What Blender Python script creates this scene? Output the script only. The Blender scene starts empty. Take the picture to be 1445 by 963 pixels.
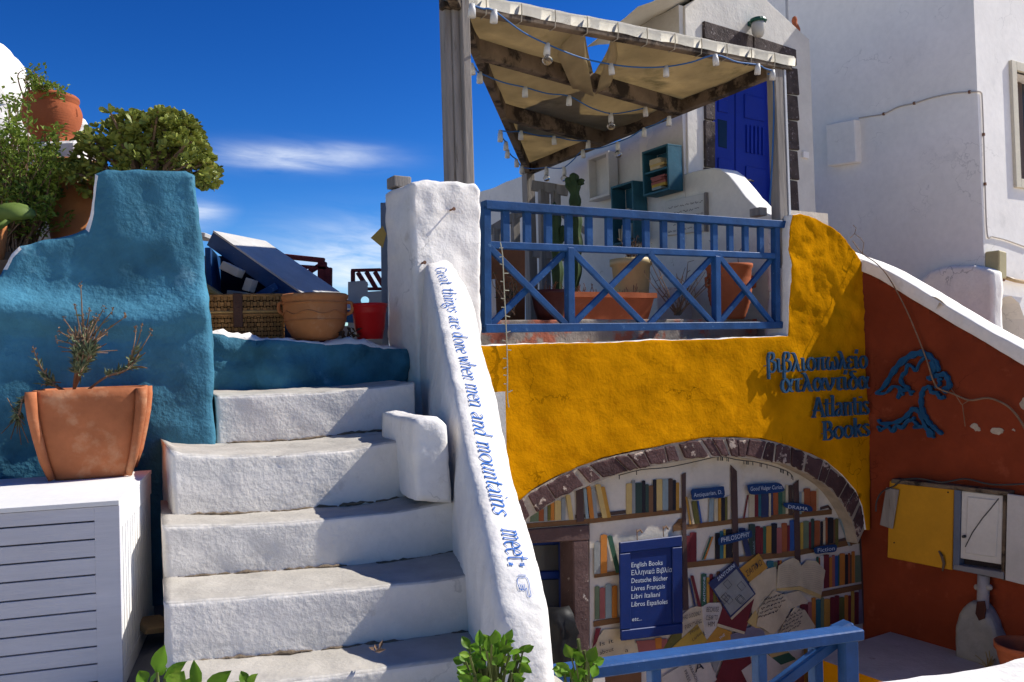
import bpy, bmesh, math, random
from mathutils import Vector, Matrix, noise
random.seed(7)
R = math.radians
# ------------------------------------------------------------------ camera
EYE, FPX, CX, CY = 1.6, 1200.0, 722.5, 481.5
PITCH, ROLL = math.atan(22.5/1200), R(1.7)
fw = Vector((0, math.cos(PITCH), math.sin(PITCH)))
_u = Vector((0, -math.sin(PITCH), math.cos(PITCH))); _r = Vector((1, 0, 0))
rt = _r*math.cos(ROLL) - _u*math.sin(ROLL)
up = _u*math.cos(ROLL) + _r*math.sin(ROLL)
CAM = Vector((0, 0, EYE))
scene = bpy.context.scene
col = scene.collection
cd = bpy.data.cameras.new('camera'); cam = bpy.data.objects.new('camera', cd); col.objects.link(cam)
cd.sensor_width = 36; cd.lens = FPX/1445*36; cd.clip_start = .05; cd.clip_end = 5000
cam.matrix_world = Matrix(((rt.x, up.x, -fw.x, 0), (rt.y, up.y, -fw.y, 0), (rt.z, up.z, -fw.z, EYE), (0, 0, 0, 1)))
scene.camera = cam
# ------------------------------------------------------------------ light
SUN_AZ, SUN_EL = R(16.5), R(44)
sund = Vector((math.cos(SUN_AZ)*math.cos(SUN_EL), math.sin(SUN_AZ)*math.cos(SUN_EL), math.sin(SUN_EL)))
sl = bpy.data.lights.new('sun', 'SUN'); sl.energy = 5.0; sl.angle = R(.5); sl.color = (1, .96, .895)
so = bpy.data.objects.new('sun', sl); col.objects.link(so); so.rotation_euler = sund.to_track_quat('Z', 'Y').to_euler()
so.location = (8, 2, 9)
world = bpy.data.worlds.new('World'); scene.world = world; world.use_nodes = True
nt = world.node_tree; nt.nodes.clear()
def N(t, **k):
    n = nt.nodes.new(t)
    for a, b in k.items(): setattr(n, a, b)
    return n
def Lk(a, b): nt.links.new(a, b)
out = N('ShaderNodeOutputWorld'); bg = N('ShaderNodeBackground'); Lk(bg.outputs[0], out.inputs[0])
bg.inputs[1].default_value = .13
sky = N('ShaderNodeTexSky', sky_type='NISHITA', sun_disc=False)
sky.sun_elevation = SUN_EL; sky.sun_rotation = math.pi/2 - SUN_AZ
sky.altitude = 600; sky.air_density = 1.0; sky.dust_density = .3; sky.ozone_density = 4.0
hsv = N('ShaderNodeHueSaturation'); hsv.inputs['Saturation'].default_value = 1.28; hsv.inputs['Hue'].default_value = .5
Lk(sky.outputs[0], hsv.inputs['Color'])
def mth(op, a, b=None, c=None, clamp=False):
    n = N('ShaderNodeMath', operation=op); n.use_clamp = clamp
    for i, v in enumerate((a, b, c)):
        if v is None: continue
        if isinstance(v, (int, float)): n.inputs[i].default_value = v
        else: Lk(v, n.inputs[i])
    return n.outputs[0]
tc = N('ShaderNodeTexCoord'); sp = N('ShaderNodeSeparateXYZ'); Lk(tc.outputs['Generated'], sp.inputs[0])
az = mth('ARCTAN2', sp.outputs[0], sp.outputs[1]); el = mth('ARCSINE', sp.outputs[2])
cmb = N('ShaderNodeCombineXYZ'); Lk(mth('MULTIPLY', az, 7), cmb.inputs[0]); Lk(mth('MULTIPLY_ADD', az, 3.0, mth('MULTIPLY', el, 34)), cmb.inputs[1])
nz = N('ShaderNodeTexNoise'); nz.inputs['Scale'].default_value = 1.3; nz.inputs['Detail'].default_value = 7; nz.inputs['Roughness'].default_value = .58
nz.inputs['Distortion'].default_value = .35
Lk(cmb.outputs[0], nz.inputs['Vector'])
def blob(a0, e0, ra, re, k):
    da = mth('DIVIDE', mth('SUBTRACT', az, R(a0)), R(ra)); de = mth('DIVIDE', mth('SUBTRACT', el, R(e0)), R(re))
    q = mth('ADD', mth('MULTIPLY', da, da), mth('MULTIPLY', de, de))
    return mth('MULTIPLY', mth('EXPONENT', mth('MULTIPLY', q, -1)), k)
m = None
for b in ((-14.0, 13.3, 4.8, .72, 1.0), (-11.5, 13.9, 3.0, .4, .45), (-10.0, 6.6, 5.5, 2.1, 1.15), (-20.2, 9.6, 1.6, .8, .9), (-20, 4.0, 9, 1.6, .7), (28, 4, 30, 2.2, .6), (90, 6, 40, 2.5, .6), (-100, 6, 50, 2.5, .6)):
    x = blob(*b); m = x if m is None else mth('MAXIMUM', m, x)
cl = mth('MULTIPLY', m, mth('MULTIPLY_ADD', nz.outputs['Fac'], 2.6, -.72), clamp=True)
cl = mth('MULTIPLY', cl, .85, clamp=True)
mx = N('ShaderNodeMix', data_type='RGBA'); Lk(cl, mx.inputs[0]); 
def vop(op, a, v):
    n = N('ShaderNodeVectorMath', operation=op); Lk(a, n.inputs[0]); n.inputs[1].default_value = (v, v, v); return n.outputs[0]
gm = N('ShaderNodeGamma'); gm.inputs[1].default_value = 1.65; Lk(vop('MULTIPLY', hsv.outputs[0], .166), gm.inputs[0])   # deep, polarised-looking blue
Lk(vop('MULTIPLY', gm.outputs[0], 5.2), mx.inputs[6]); mx.inputs[7].default_value = (5.6, 6.0, 6.6, 1)
Lk(mx.outputs[2], bg.inputs[0])
vs = scene.view_settings; vs.view_transform = 'Standard'; vs.look = 'None'; vs.exposure = 0.41; vs.gamma = 1; vs.use_curve_mapping = False
try:
    scene.cycles.use_denoising = True; scene.cycles.denoiser = 'OPENIMAGEDENOISE'
    scene.cycles.max_bounces = 8; scene.cycles.diffuse_bounces = 4; scene.cycles.caustics_reflective = False; scene.cycles.caustics_refractive = False
    scene.cycles.use_adaptive_sampling = True; scene.cycles.adaptive_threshold = .02
except Exception: pass

# ------------------------------------------------------------------ pixels to places
def ray(px, py): return fw + rt*((px-CX)/FPX) + up*((CY-py)/FPX)
def atD(px, py, D):
    d = ray(px, py); return CAM + d*(D/d.y)
def hitZ(px, py, z):
    d = ray(px, py); return CAM + d*((z-EYE)/d.z)
def proj(p):
    q = Vector(p)-CAM; k = q.dot(fw); return (CX+FPX*q.dot(rt)/k, CY-FPX*q.dot(up)/k)
class Plane:
    """vertical plane: origin, direction angle; n faces the camera side"""
    def __init__(s, p, ang, n_sign=1):
        s.o = Vector((p[0], p[1], 0)); s.ang = ang; s.t = Vector((math.cos(ang), math.sin(ang), 0)); s.n = Vector((math.sin(ang), -math.cos(ang), 0))
    def hit(s, px, py, off=0):
        d = ray(px, py); k = ((s.o + s.n*off - CAM).dot(s.n))/d.dot(s.n); w = CAM+d*k
        return ((w-s.o).dot(s.t), w.z)
    def P(s, a, z, off=0): return s.o + s.t*a + s.n*off + Vector((0, 0, z))
    def W(s, px, py, off=0): return s.P(*s.hit(px, py, off), off)
    def shift(s, off): return Plane(s.o+s.n*off, s.ang)
AF = R(31)
cF, sF = math.cos(AF), math.sin(AF)
def UV(u, v, z): return Vector((u*cF-v*sF, u*sF+v*cF, z))
def touv(p): return (p[0]*cF+p[1]*sF, -p[0]*sF+p[1]*cF)
RAIL = Plane(atD(683, 400, 5.75), AF)
FY = RAIL.shift(.10)
MW = FY.shift(-.14)
V_F = touv(FY.o)[1]

# ------------------------------------------------------------------ materials
MATS = {}
def mat(name, c, rough=.85, var=.12, scale=5., bump=.25, bscale=60., c2=None, c2t=.62, c2w=.06, c2s=9., top=None, metal=0., spec=.2, fine=.5, streak=None, coat=0., alpha_tr=0., crack=0., rnd=0., fade=.3):
    """colour with uneven tone, optional chipped second colour, bump relief"""
    if name in MATS: return MATS[name]
    m = bpy.data.materials.new(name); m.use_nodes = True; t = m.node_tree; t.nodes.clear()
    def n(ty, **k):
        x = t.nodes.new(ty)
        for a, b in k.items(): setattr(x, a, b)
        return x
    o = n('ShaderNodeOutputMaterial'); b = n('ShaderNodeBsdfPrincipled'); t.links.new(b.outputs[0], o.inputs[0])
    b.inputs['Roughness'].default_value = rough; b.inputs['Metallic'].default_value = metal
    b.inputs['Specular IOR Level'].default_value = spec; b.inputs['Coat Weight'].default_value = coat
    tcn = n('ShaderNodeTexCoord'); vec = tcn.outputs['Object']
    if streak:
        mp = n('ShaderNodeMapping'); mp.inputs['Scale'].default_value = streak; t.links.new(vec, mp.inputs[0]); vs_ = mp.outputs[0]
    else: vs_ = vec
    def nz(sc, det=5, v=vec, ro=.55):
        x = n('ShaderNodeTexNoise'); x.inputs['Scale'].default_value = sc; x.inputs['Detail'].default_value = det; x.inputs['Roughness'].default_value = ro
        t.links.new(v, x.inputs['Vector']); return x.outputs['Fac']
    def rgb(cc): return (cc[0], cc[1], cc[2], 1)
    def mix(f, a, bb):
        x = n('ShaderNodeMix', data_type='RGBA')
        for i, v in ((0, f), (6, a), (7, bb)):
            if hasattr(v, 'is_linked') or hasattr(v, 'node'): t.links.new(v, x.inputs[i])
            else: x.inputs[i].default_value = v
        return x.outputs[2]
    def ramp(f, lo, hi):
        x = n('ShaderNodeMapRange'); x.inputs[1].default_value = lo; x.inputs[2].default_value = hi; t.links.new(f, x.inputs[0]); return x.outputs[0]
    lo = tuple(max(0, v*(1-var*1.6)) for v in c); hi = tuple(min(1, v*(1+var)) for v in c)
    cc = mix(ramp(nz(scale, 6, vs_), .3, .7), rgb(lo), rgb(hi))
    cc = mix(ramp(nz(scale*9, 3, vs_), .35, .75), cc, mix(.25, cc, rgb(tuple(v*.72 for v in c))))
    cc = mix(ramp(nz(scale*.22+.15, 3), .38, .68), cc, mix(fade, cc, rgb(tuple(v*.5 for v in c))))     # broad uneven fading
    if rnd:
        oi = n('ShaderNodeObjectInfo'); cc = mix(oi.outputs['Random'], mix(rnd, cc, rgb(tuple(v*.3 for v in c))), mix(rnd, cc, rgb(tuple(min(1, v*1.6) for v in c))))
    if crack:
        va = n('ShaderNodeVectorMath', operation='MULTIPLY_ADD'); nv = n('ShaderNodeTexNoise'); nv.inputs['Scale'].default_value = 5; nv.inputs['Detail'].default_value = 6
        t.links.new(vec, nv.inputs['Vector']); t.links.new(nv.outputs['Color'], va.inputs[0]); va.inputs[1].default_value = (.5, .5, .5); t.links.new(vec, va.inputs[2])
        vo = n('ShaderNodeTexVoronoi', feature='DISTANCE_TO_EDGE'); vo.inputs['Scale'].default_value = 1.5; t.links.new(va.outputs[0], vo.inputs['Vector'])
        ln = ramp(vo.outputs['Distance'], .010, .003); mk = ramp(nz(1.3, 3), .52, .6)
        mm = n('ShaderNodeMath', operation='MULTIPLY'); t.links.new(ln, mm.inputs[0]); t.links.new(mk, mm.inputs[1])
        m2 = n('ShaderNodeMath', operation='MULTIPLY'); t.links.new(mm.outputs[0], m2.inputs[0]); m2.inputs[1].default_value = crack
        cc = mix(m2.outputs[0], cc, rgb(tuple(v*.3 for v in c)))
    if c2 is not None:
        cc = mix(ramp(nz(c2s, 8, vs_, .65), c2t, c2t+c2w), cc, rgb(c2))
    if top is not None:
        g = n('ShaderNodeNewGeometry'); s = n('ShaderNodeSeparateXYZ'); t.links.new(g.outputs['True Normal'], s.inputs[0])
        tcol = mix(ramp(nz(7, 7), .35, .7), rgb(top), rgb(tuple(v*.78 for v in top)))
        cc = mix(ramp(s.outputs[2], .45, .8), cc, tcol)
    t.links.new(cc, b.inputs['Base Color'])
    if bump:
        a = n('ShaderNodeMath', operation='MULTIPLY_ADD'); t.links.new(nz(bscale, 5, vs_), a.inputs[0]); a.inputs[1].default_value = fine
        t.links.new(nz(bscale*.22, 4, vs_), a.inputs[2])
        bp = n('ShaderNodeBump'); bp.inputs['Strength'].default_value = bump; bp.inputs['Distance'].default_value = .02
        t.links.new(a.outputs[0], bp.inputs['Height']); t.links.new(bp.outputs[0], b.inputs['Normal'])
    if alpha_tr:
        tr = n('ShaderNodeBsdfTranslucent'); t.links.new(cc, tr.inputs[0]); ms = n('ShaderNodeMixShader'); ms.inputs[0].default_value = alpha_tr
        t.links.new(b.outputs[0], ms.inputs[1]); t.links.new(tr.outputs[0], ms.inputs[2]); t.links.new(ms.outputs[0], o.inputs[0])
    MATS[name] = m; return m
def flat(name, c, rough=.7, var=.08, **k):
    k.setdefault('bump', .08); return mat(name, c, rough, var, **k)
def glass(name, c=(.9, .9, .9), rough=.02):
    if name in MATS: return MATS[name]
    m = bpy.data.materials.new(name); m.use_nodes = True; b = m.node_tree.nodes['Principled BSDF']
    b.inputs['Base Color'].default_value = (*c, 1); b.inputs['Roughness'].default_value = rough; b.inputs['Transmission Weight'].default_value = .95; b.inputs['IOR'].default_value = 1.3
    MATS[name] = m; return m
WHITE = mat('white_plaster', (.81, .765, .70), .9, .06, 3, .35, 45, c2=(.56, .50, .42), c2t=.60, c2w=.18, c2s=5, crack=.55, fade=.15)
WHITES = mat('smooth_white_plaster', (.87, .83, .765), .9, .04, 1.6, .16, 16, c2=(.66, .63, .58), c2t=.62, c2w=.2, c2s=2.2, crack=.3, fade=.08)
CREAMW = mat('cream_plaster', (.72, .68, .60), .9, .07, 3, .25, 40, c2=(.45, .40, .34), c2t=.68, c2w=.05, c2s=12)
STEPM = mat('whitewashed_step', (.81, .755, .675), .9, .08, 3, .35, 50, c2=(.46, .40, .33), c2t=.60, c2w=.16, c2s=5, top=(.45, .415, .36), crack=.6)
YELLOW = mat('mustard_plaster', (.58, .243, .003), .85, .2, 2.2, .4, 40, c2=(.37, .135, .002), c2t=.58, c2w=.2, c2s=6, spec=.0, crack=.7)
REDP = mat('oxide_red_plaster', (.215, .040, .015), .85, .16, 2.2, .2, 50, c2=(.34, .085, .04), c2t=.60, c2w=.2, c2s=3.5, spec=.1, crack=.6)
BLUEW = mat('blue_plaster', (.055, .20, .285), .8, .3, 4, .7, 40, c2=(.16, .34, .42), c2t=.60, c2w=.15, c2s=5)
BLUEP = mat('blue_wood_paint', (.012, .062, .185), .5, .25, 5, .2, 50, c2=(.08, .16, .29), c2t=.64, c2w=.08, c2s=22, rnd=.12)
BLUED = mat('deep_blue_door_paint', (.006, .022, .27), .45, .1, 5, .08, 40)
BLUES = mat('blue_sign_paint', (.004, .020, .12), .5, .12, 6, .1, 50)
TEAL = mat('teal_wood_paint', (.03, .12, .17), .6, .2, 6, .15, 40)
WOODG = mat('weathered_grey_wood', (.27, .24, .21), .9, .2, 3, .35, 30, c2=(.12, .095, .07), c2t=.6, c2w=.1, c2s=5, streak=(6, 6, .6))
WOODD = mat('stained_old_wood', (.17, .125, .085), .9, .3, 4, .35, 24, c2=(.03, .022, .016), c2t=.5, c2w=.08, c2s=3.5)
CANVAS = mat('cream_canvas', (.44, .345, .19), .95, .22, 2.2, .15, 200, c2=(.22, .18, .09), c2t=.56, c2w=.16, c2s=2.6, alpha_tr=.16)
CANVASW = mat('bleached_canvas', (.78, .73, .62), .95, .06, 4, .1, 100)
TERRA = mat('terracotta', (.45, .15, .06), .85, .25, 5, .2, 50, c2=(.58, .34, .19), c2t=.54, c2w=.25, c2s=6)
TERRA2 = mat('orange_terracotta', (.52, .20, .07), .85, .14, 4, .12, 50, c2=(.56, .30, .15), c2t=.58, c2w=.2, c2s=7)
TERRA3 = mat('red_terracotta', (.42, .115, .045), .85, .14, 5, .12, 50, c2=(.52, .26, .15), c2t=.66, c2w=.1, c2s=9)
LAVA = mat('dark_lava_stone', (.085, .065, .058), .9, .3, 9, .6, 60, c2=(.30, .26, .24), c2t=.60, c2w=.08, c2s=30)
ARCHS = mat('purple_brown_stone', (.080, .042, .040), .9, .35, 8, .7, 50, c2=(.40, .32, .26), c2t=.60, c2w=.05, c2s=11, rnd=.3)
LEAFG = mat('bright_leaf', (.15, .30, .02), .45, .3, 9, .1, 60, c2=(.32, .42, .05), c2t=.55, c2w=.2, c2s=10, alpha_tr=.3, rnd=.4)
LEAFS = mat('shrub_leaf', (.20, .28, .04), .55, .35, 5, 0, c2=(.32, .28, .05), c2t=.56, c2w=.2, c2s=9, alpha_tr=.2)
LEAFJ = mat('succulent_leaf', (.26, .29, .055), .45, .35, 9, 0, c2=(.50, .38, .10), c2t=.56, c2w=.2, c2s=14, alpha_tr=.1)
LEAFL = mat('lavender_leaf', (.17, .20, .10), .8, .25, 12, 0)
DRY = mat('dry_stem', (.24, .15, .09), .9, .25, 12, .1, 60)
CACT = mat('cactus_skin', (.045, .075, .025), .7, .3, 8, .2, 30, c2=(.12, .10, .04), c2t=.62, c2w=.1, c2s=9)
BLACK = flat('black_plastic', (.012, .012, .013), .45)
CERAM = flat('white_ceramic', (.62, .60, .55), .35, .1)
WIRE = flat('dark_wire', (.05, .05, .05), .6)
BLUEWIRE = flat('blue_cable', (.03, .12, .32), .5)
GREY = mat('grey_cement', (.33, .31, .28), .95, .2, 4, .4, 40, c2=(.20, .17, .14), c2t=.6, c2w=.1)

# ------------------------------------------------------------------ scene graph helpers
ORG = {}
def setp(o, label=None, cat=None, group=None, kind=None):
    for k, v in (('label', label), ('category', cat), ('group', group), ('kind', kind)):
        if v: o[k] = v
def thing(name, label, cat, base, group=None):
    o = bpy.data.objects.new(name, None); col.objects.link(o); o.empty_display_size = .1
    o.location = base; ORG[o.name] = Vector(base); setp(o, label, cat, group); return o
def link(name, bm, mats, parent=None, base=None, smooth=False, label=None, cat=None, group=None, kind=None):
    """world-space bmesh -> ONE object; a part keeps its thing's origin"""
    me = bpy.data.meshes.new(name)
    if bm.faces: bmesh.ops.recalc_face_normals(bm, faces=bm.faces[:])
    bm.to_mesh(me); bm.free()
    o = bpy.data.objects.new(name, me); col.objects.link(o)
    org = ORG[parent.name] if parent else Vector(base if base is not None else (0, 0, 0))
    if base is None and parent is None and len(me.vertices):
        xs = [v.co for v in me.vertices]
        org = Vector(((min(v.x for v in xs)+max(v.x for v in xs))/2, (min(v.y for v in xs)+max(v.y for v in xs))/2, min(v.z for v in xs)))
    me.transform(Matrix.Translation(-org))
    if parent: o.parent = parent
    else: o.location = org
    ORG[o.name] = org
    for m_ in (mats if isinstance(mats, (list, tuple)) else [mats]): me.materials.append(m_)
    if smooth:
        for p in me.polygons: p.use_smooth = True
    setp(o, label, cat, group, kind)
    return o
def NB(): return bmesh.new()
def nzd(co, amp, f, seed=0.):
    v = Vector(co)*f + Vector((seed, seed*1.7, seed*.3))
    return noise.fractal(v, 1.0, 2.0, 4)*amp
def rough_up(bm, amp, f, seed=0., dirn=None, amp2=None, f2=None):
    bm.normal_update()
    mv = []
    for v in bm.verts:
        n = dirn if dirn is not None else v.normal
        d = nzd(v.co, amp, f, seed)
        if amp2: d += nzd(v.co, amp2, f2, seed+9)
        mv.append(n*d)
    for v, d in zip(bm.verts, mv): v.co += d
def gridcut(bm, o, axes, res):
    for ax in axes:
        ds = [(v.co-o).dot(ax) for v in bm.verts]
        a, b = min(ds), max(ds); k = int((b-a)/res)
        for i in range(1, k+1):
            bmesh.ops.bisect_plane(bm, geom=bm.verts[:]+bm.edges[:]+bm.faces[:], dist=1e-5, plane_co=o+ax*(a+(b-a)*i/(k+1)), plane_no=ax)
def slab_bm(pl, poly, f0, f1, bevel=.02, res=None, amp=0., freq=4., amp2=0., f2=18., seed=0., matfn=None, segs=2):
    """extrude the outline poly [(a,z)] of plane pl from offset f0 (front) back to f1"""
    bm = NB()
    fr = [bm.verts.new(pl.P(a, z, f0)) for a, z in poly]; bk = [bm.verts.new(pl.P(a, z, f1)) for a, z in poly]
    k = len(poly)
    ff = bm.faces.new(fr); bm.faces.new(bk[::-1])
    for i in range(k): bm.faces.new((fr[i], bk[i], bk[(i+1) % k], fr[(i+1) % k]))
    bmesh.ops.recalc_face_normals(bm, faces=bm.faces[:])
    if bevel: bmesh.ops.bevel(bm, geom=list(ff.edges), offset=bevel, segments=segs, profile=.6, affect='EDGES', clamp_overlap=True)
    if res:
        gridcut(bm, pl.o, (pl.t, Vector((0, 0, 1))), res)
        if abs(f0-f1) > res: gridcut(bm, pl.o, (pl.n,), res)
        bmesh.ops.triangulate(bm, faces=[f for f in bm.faces if len(f.verts) > 4])
    if matfn:
        bm.normal_update()
        for f in bm.faces: f.material_index = matfn(f)
    if amp: rough_up(bm, amp, freq, seed, None, amp2, f2)
    return bm
def box_bm(bm, c, ax, hs, bevel=0.):
    """oriented box: centre, 3 axes, half sizes"""
    tmp = NB() if bevel else bm
    vs = []
    for i in (-1, 1):
        for j in (-1, 1):
            for k in (-1, 1): vs.append(tmp.verts.new(Vector(c)+ax[0]*(hs[0]*i)+ax[1]*(hs[1]*j)+ax[2]*(hs[2]*k)))
    for q in ((0, 1, 3, 2), (4, 6, 7, 5), (0, 4, 5, 1), (2, 3, 7, 6), (0, 2, 6, 4), (1, 5, 7, 3)): tmp.faces.new([vs[i] for i in q])
    if bevel:
        bmesh.ops.recalc_face_normals(tmp, faces=tmp.faces[:])
        bmesh.ops.bevel(tmp, geom=tmp.edges[:], offset=bevel, segments=1, affect='EDGES')
        merge(bm, tmp)
    return bm
def merge(bm, tmp):
    me = bpy.data.meshes.new('tmp'); tmp.to_mesh(me); tmp.free(); bm.from_mesh(me); bpy.data.meshes.remove(me)
Z = Vector((0, 0, 1))
def bar(bm, p0, p1, w, h, side=None, bevel=.004):
    """square beam p0-p1, w along 'side', h across"""
    p0 = Vector(p0); p1 = Vector(p1); a = (p1-p0); L = a.length; a.normalize()
    s = Vector(side) if side is not None else (a.cross(Z) if abs(a.z) < .95 else Vector((1, 0, 0)))
    s = (s-a*s.dot(a)).normalized(); t = a.cross(s)
    return box_bm(bm, (p0+p1)/2, (a, s, t), (L/2, w/2, h/2), bevel)
def tube(bm, pts, r, seg=6, cap=True):
    pts = [Vector(p) for p in pts]; k = len(pts); rs = r if isinstance(r, (list, tuple)) else [r]*k
    rings = []; prev = None
    for i, p in enumerate(pts):
        a = (pts[min(i+1, k-1)]-pts[max(i-1, 0)])
        a = a.normalized() if a.length > 1e-9 else Vector((0, 0, 1))
        if prev is None: prev = a.orthogonal().normalized()
        s = (prev-a*prev.dot(a))
        s = s.normalized() if s.length > 1e-6 else a.orthogonal().normalized()
        prev = s; t = a.cross(s)
        rings.append([bm.verts.new(p+(s*math.cos(2*math.pi*j/seg)+t*math.sin(2*math.pi*j/seg))*rs[i]) for j in range(seg)])
    for i in range(k-1):
        for j in range(seg): bm.faces.new((rings[i][j], rings[i][(j+1) % seg], rings[i+1][(j+1) % seg], rings[i+1][j]))
    if cap: bm.faces.new(rings[0][::-1]); bm.faces.new(rings[-1])
    return bm
def lathe(bm, c, prof, seg=28, sq=None, axis=None):
    """prof [(r,z)], round (or squarish when sq) about z at c"""
    c = Vector(c); rings = []
    for r, z in prof:
        ring = []
        for j in range(seg):
            a = 2*math.pi*j/seg; x, y = math.cos(a), math.sin(a)
            if sq:
                q = (abs(x)**sq[0]+abs(y)**sq[0])**(-1/sq[0]); x, y = x*q, y*q
                ca, sa = math.cos(sq[1]), math.sin(sq[1]); x, y = x*ca-y*sa, x*sa+y*ca
            ring.append(bm.verts.new(c+Vector((x*r, y*r, z))))
        rings.append(ring)
    for i in range(len(rings)-1):
        for j in range(seg): bm.faces.new((rings[i][j], rings[i][(j+1) % seg], rings[i+1][(j+1) % seg], rings[i+1][j]))
    if prof[0][0] > 1e-4: bm.faces.new(rings[0][::-1])
    if prof[-1][0] > 1e-4: bm.faces.new(rings[-1])
    bmesh.ops.remove_doubles(bm, verts=bm.verts[:], dist=1e-5)
    return bm
def catmull(pts, n=8, closed=False):
    P = [Vector(p) for p in pts]; o = []; k = len(P)
    for i in range(k if closed else k-1):
        if closed: a, b, c, d = P[i-1], P[i], P[(i+1) % k], P[(i+2) % k]
        else: a, b, c, d = P[max(i-1, 0)], P[i], P[i+1], P[min(i+2, k-1)]
        for j in range(n):
            t = j/n
            o.append(.5*((2*b)+(c-a)*t+(2*a-5*b+4*c-d)*t*t+(3*b-a-3*c+d)*t**3))
    if not closed: o.append(P[-1])
    return o
def ptlist(pl, pts, off=0): return [pl.hit(x, y, off) for x, y in pts]
def prism(bm, pts, vec):
    """closed polygon of world points, thickened along vec"""
    a = [bm.verts.new(Vector(p)) for p in pts]; b = [bm.verts.new(Vector(p)+Vector(vec)) for p in pts]; k = len(a)
    bm.faces.new(a); bm.faces.new(b[::-1])
    for i in range(k): bm.faces.new((a[i], b[i], b[(i+1) % k], a[(i+1) % k]))
    return bm

# ------------------------------------------------------------------ lettering
GL = {}
def G(ch, w, *st): GL[ch] = (w, st)
st = lambda x, h: ('L', (x, 0), (x, h)); sf = lambda x: ('L', (x-.14, .02), (x+.14, .02))
G('n', .85, st(.17, 1), sf(.17), ('L', (.02, .93), (.17, 1)), ('S', (.17, .7), (.33, .95), (.52, .97), (.64, .8), (.64, 0)), sf(.66))
G('h', .85, st(.17, 1.6), sf(.17), ('L', (.02, 1.53), (.17, 1.6)), ('S', (.17, .7), (.33, .95), (.52, .97), (.64, .8), (.64, 0)), sf(.66))
G('m', 1.3, st(.17, 1), sf(.17), ('L', (.02, .93), (.17, 1)), ('S', (.17, .7), (.3, .95), (.48, .97), (.6, .8), (.6, 0)), sf(.6), ('S', (.6, .7), (.75, .95), (.93, .97), (1.05, .8), (1.05, 0)), sf(1.07))
G('r', .6, st(.17, 1), sf(.17), ('L', (.02, .93), (.17, 1)), ('S', (.17, .66), (.3, .92), (.5, .95)))
G('i', .42, st(.2, 1), sf(.2), ('L', (.05, .93), (.2, 1)), ('L', (.2, 1.3), (.2, 1.42)))
G('l', .42, st(.2, 1.6), sf(.2), ('L', (.05, 1.53), (.2, 1.6)))
G('t', .55, ('S', (.22, 1.35), (.22, .3), (.3, .05), (.5, .08)), ('L', (.02, .98), (.48, .98)))
G('u', .85, ('S', (.13, 1), (.13, .3), (.25, .03), (.45, .06), (.62, .3)), st(.64, 1), ('L', (.64, .02), (.8, .02)), ('L', (.0, .98), (.13, .98)), ('L', (.5, .98), (.64, .98)))
G('a', .75, ('S', (.1, .84), (.3, 1), (.5, .9), (.54, .6), (.54, .12), (.7, .03)), ('S', (.54, .6), (.25, .5), (.08, .25), (.2, .02), (.4, .08), (.54, .28)))
G('e', .72, ('S', (.09, .55), (.6, .57), (.55, .88), (.35, 1), (.13, .8), (.07, .45), (.2, .08), (.42, .01), (.62, .16)))
G('o', .8, ('C', (.38, 1), (.1, .75), (.1, .28), (.38, 0), (.66, .28), (.66, .75)))
G('s', .6, ('S', (.5, .84), (.3, 1), (.1, .8), (.26, .56), (.48, .36), (.45, .08), (.22, 0), (.04, .16)))
G('d', .85, ('C', (.36, 1), (.1, .75), (.1, .26), (.34, 0), (.58, .28), (.58, .75)), st(.62, 1.6), ('L', (.62, .02), (.78, .02)), ('L', (.46, 1.53), (.62, 1.6)))
G('g', .8, ('C', (.36, 1), (.1, .78), (.12, .42), (.36, .25), (.6, .42), (.6, .8)), ('S', (.55, .92), (.75, 1)), ('S', (.3, .25), (.15, .08), (.5, .0), (.65, -.25), (.35, -.5), (.05, -.3), (.25, -.03)))
G('w', 1.1, ('L', (.02, 1), (.28, 0), (.52, .9), (.78, 0), (1.02, 1)), ('L', (-.08, .98), (.14, .98)), ('L', (.92, .98), (1.1, .98)))
G('k', .8, st(.17, 1.6), sf(.17), ('L', (.6, 1), (.17, .48)), ('L', (.3, .62), (.68, 0)))
G('G', 1.05, ('S', (.88, 1.22), (.6, 1.5), (.3, 1.38), (.08, .8), (.18, .22), (.5, 0), (.85, .22)), ('L', (.85, .1), (.85, .65)), ('L', (.66, .65), (.98, .65)))
G('A', 1.0, ('L', (.03, 0), (.46, 1.5), (.92, 0)), ('L', (.2, .5), (.7, .5)), sf(.05), sf(.9))
G('B', .9, st(.17, 1.5), ('L', (.02, 1.49), (.2, 1.49)), ('L', (.02, .02), (.2, .02)), ('S', (.17, 1.49), (.5, 1.46), (.64, 1.15), (.5, .85), (.17, .8)), ('S', (.17, .8), (.6, .74), (.76, .38), (.55, .03), (.17, .02)))
G(':', .6, *[('L', (.2, y_), (.48, y_)) for y_ in (.02, .12, .22, .74, .84, .94)])
G('β', .8, ('L', (.12, -.5), (.12, 1.15)), ('S', (.12, 1.15), (.25, 1.48), (.5, 1.42), (.52, 1.08), (.28, .85)), ('S', (.28, .85), (.6, .74), (.64, .3), (.4, 0), (.12, .15)))
G('ι', .46, ('S', (.15, 1), (.15, .25), (.25, .02), (.42, .1)), ('L', (.0, .95), (.15, 1)))
G('λ', .8, ('S', (.0, 1.4), (.16, 1.38), (.32, 1), (.56, .1), (.74, .05)), ('L', (.36, .85), (.02, 0)))
G('ο', *[GL['o'][0]], *GL['o'][1])
G('π', .95, ('L', (0, .93), (.88, 1)), ('L', (.24, .95), (.17, 0)), ('S', (.62, .97), (.6, .2), (.68, .03), (.84, .1)))
G('ω', 1.1, ('S', (.25, 1), (.06, .6), (.12, .12), (.32, .02), (.5, .4), (.5, .65)), ('S', (.5, .4), (.68, .02), (.88, .12), (.95, .6), (.76, 1)))
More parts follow.
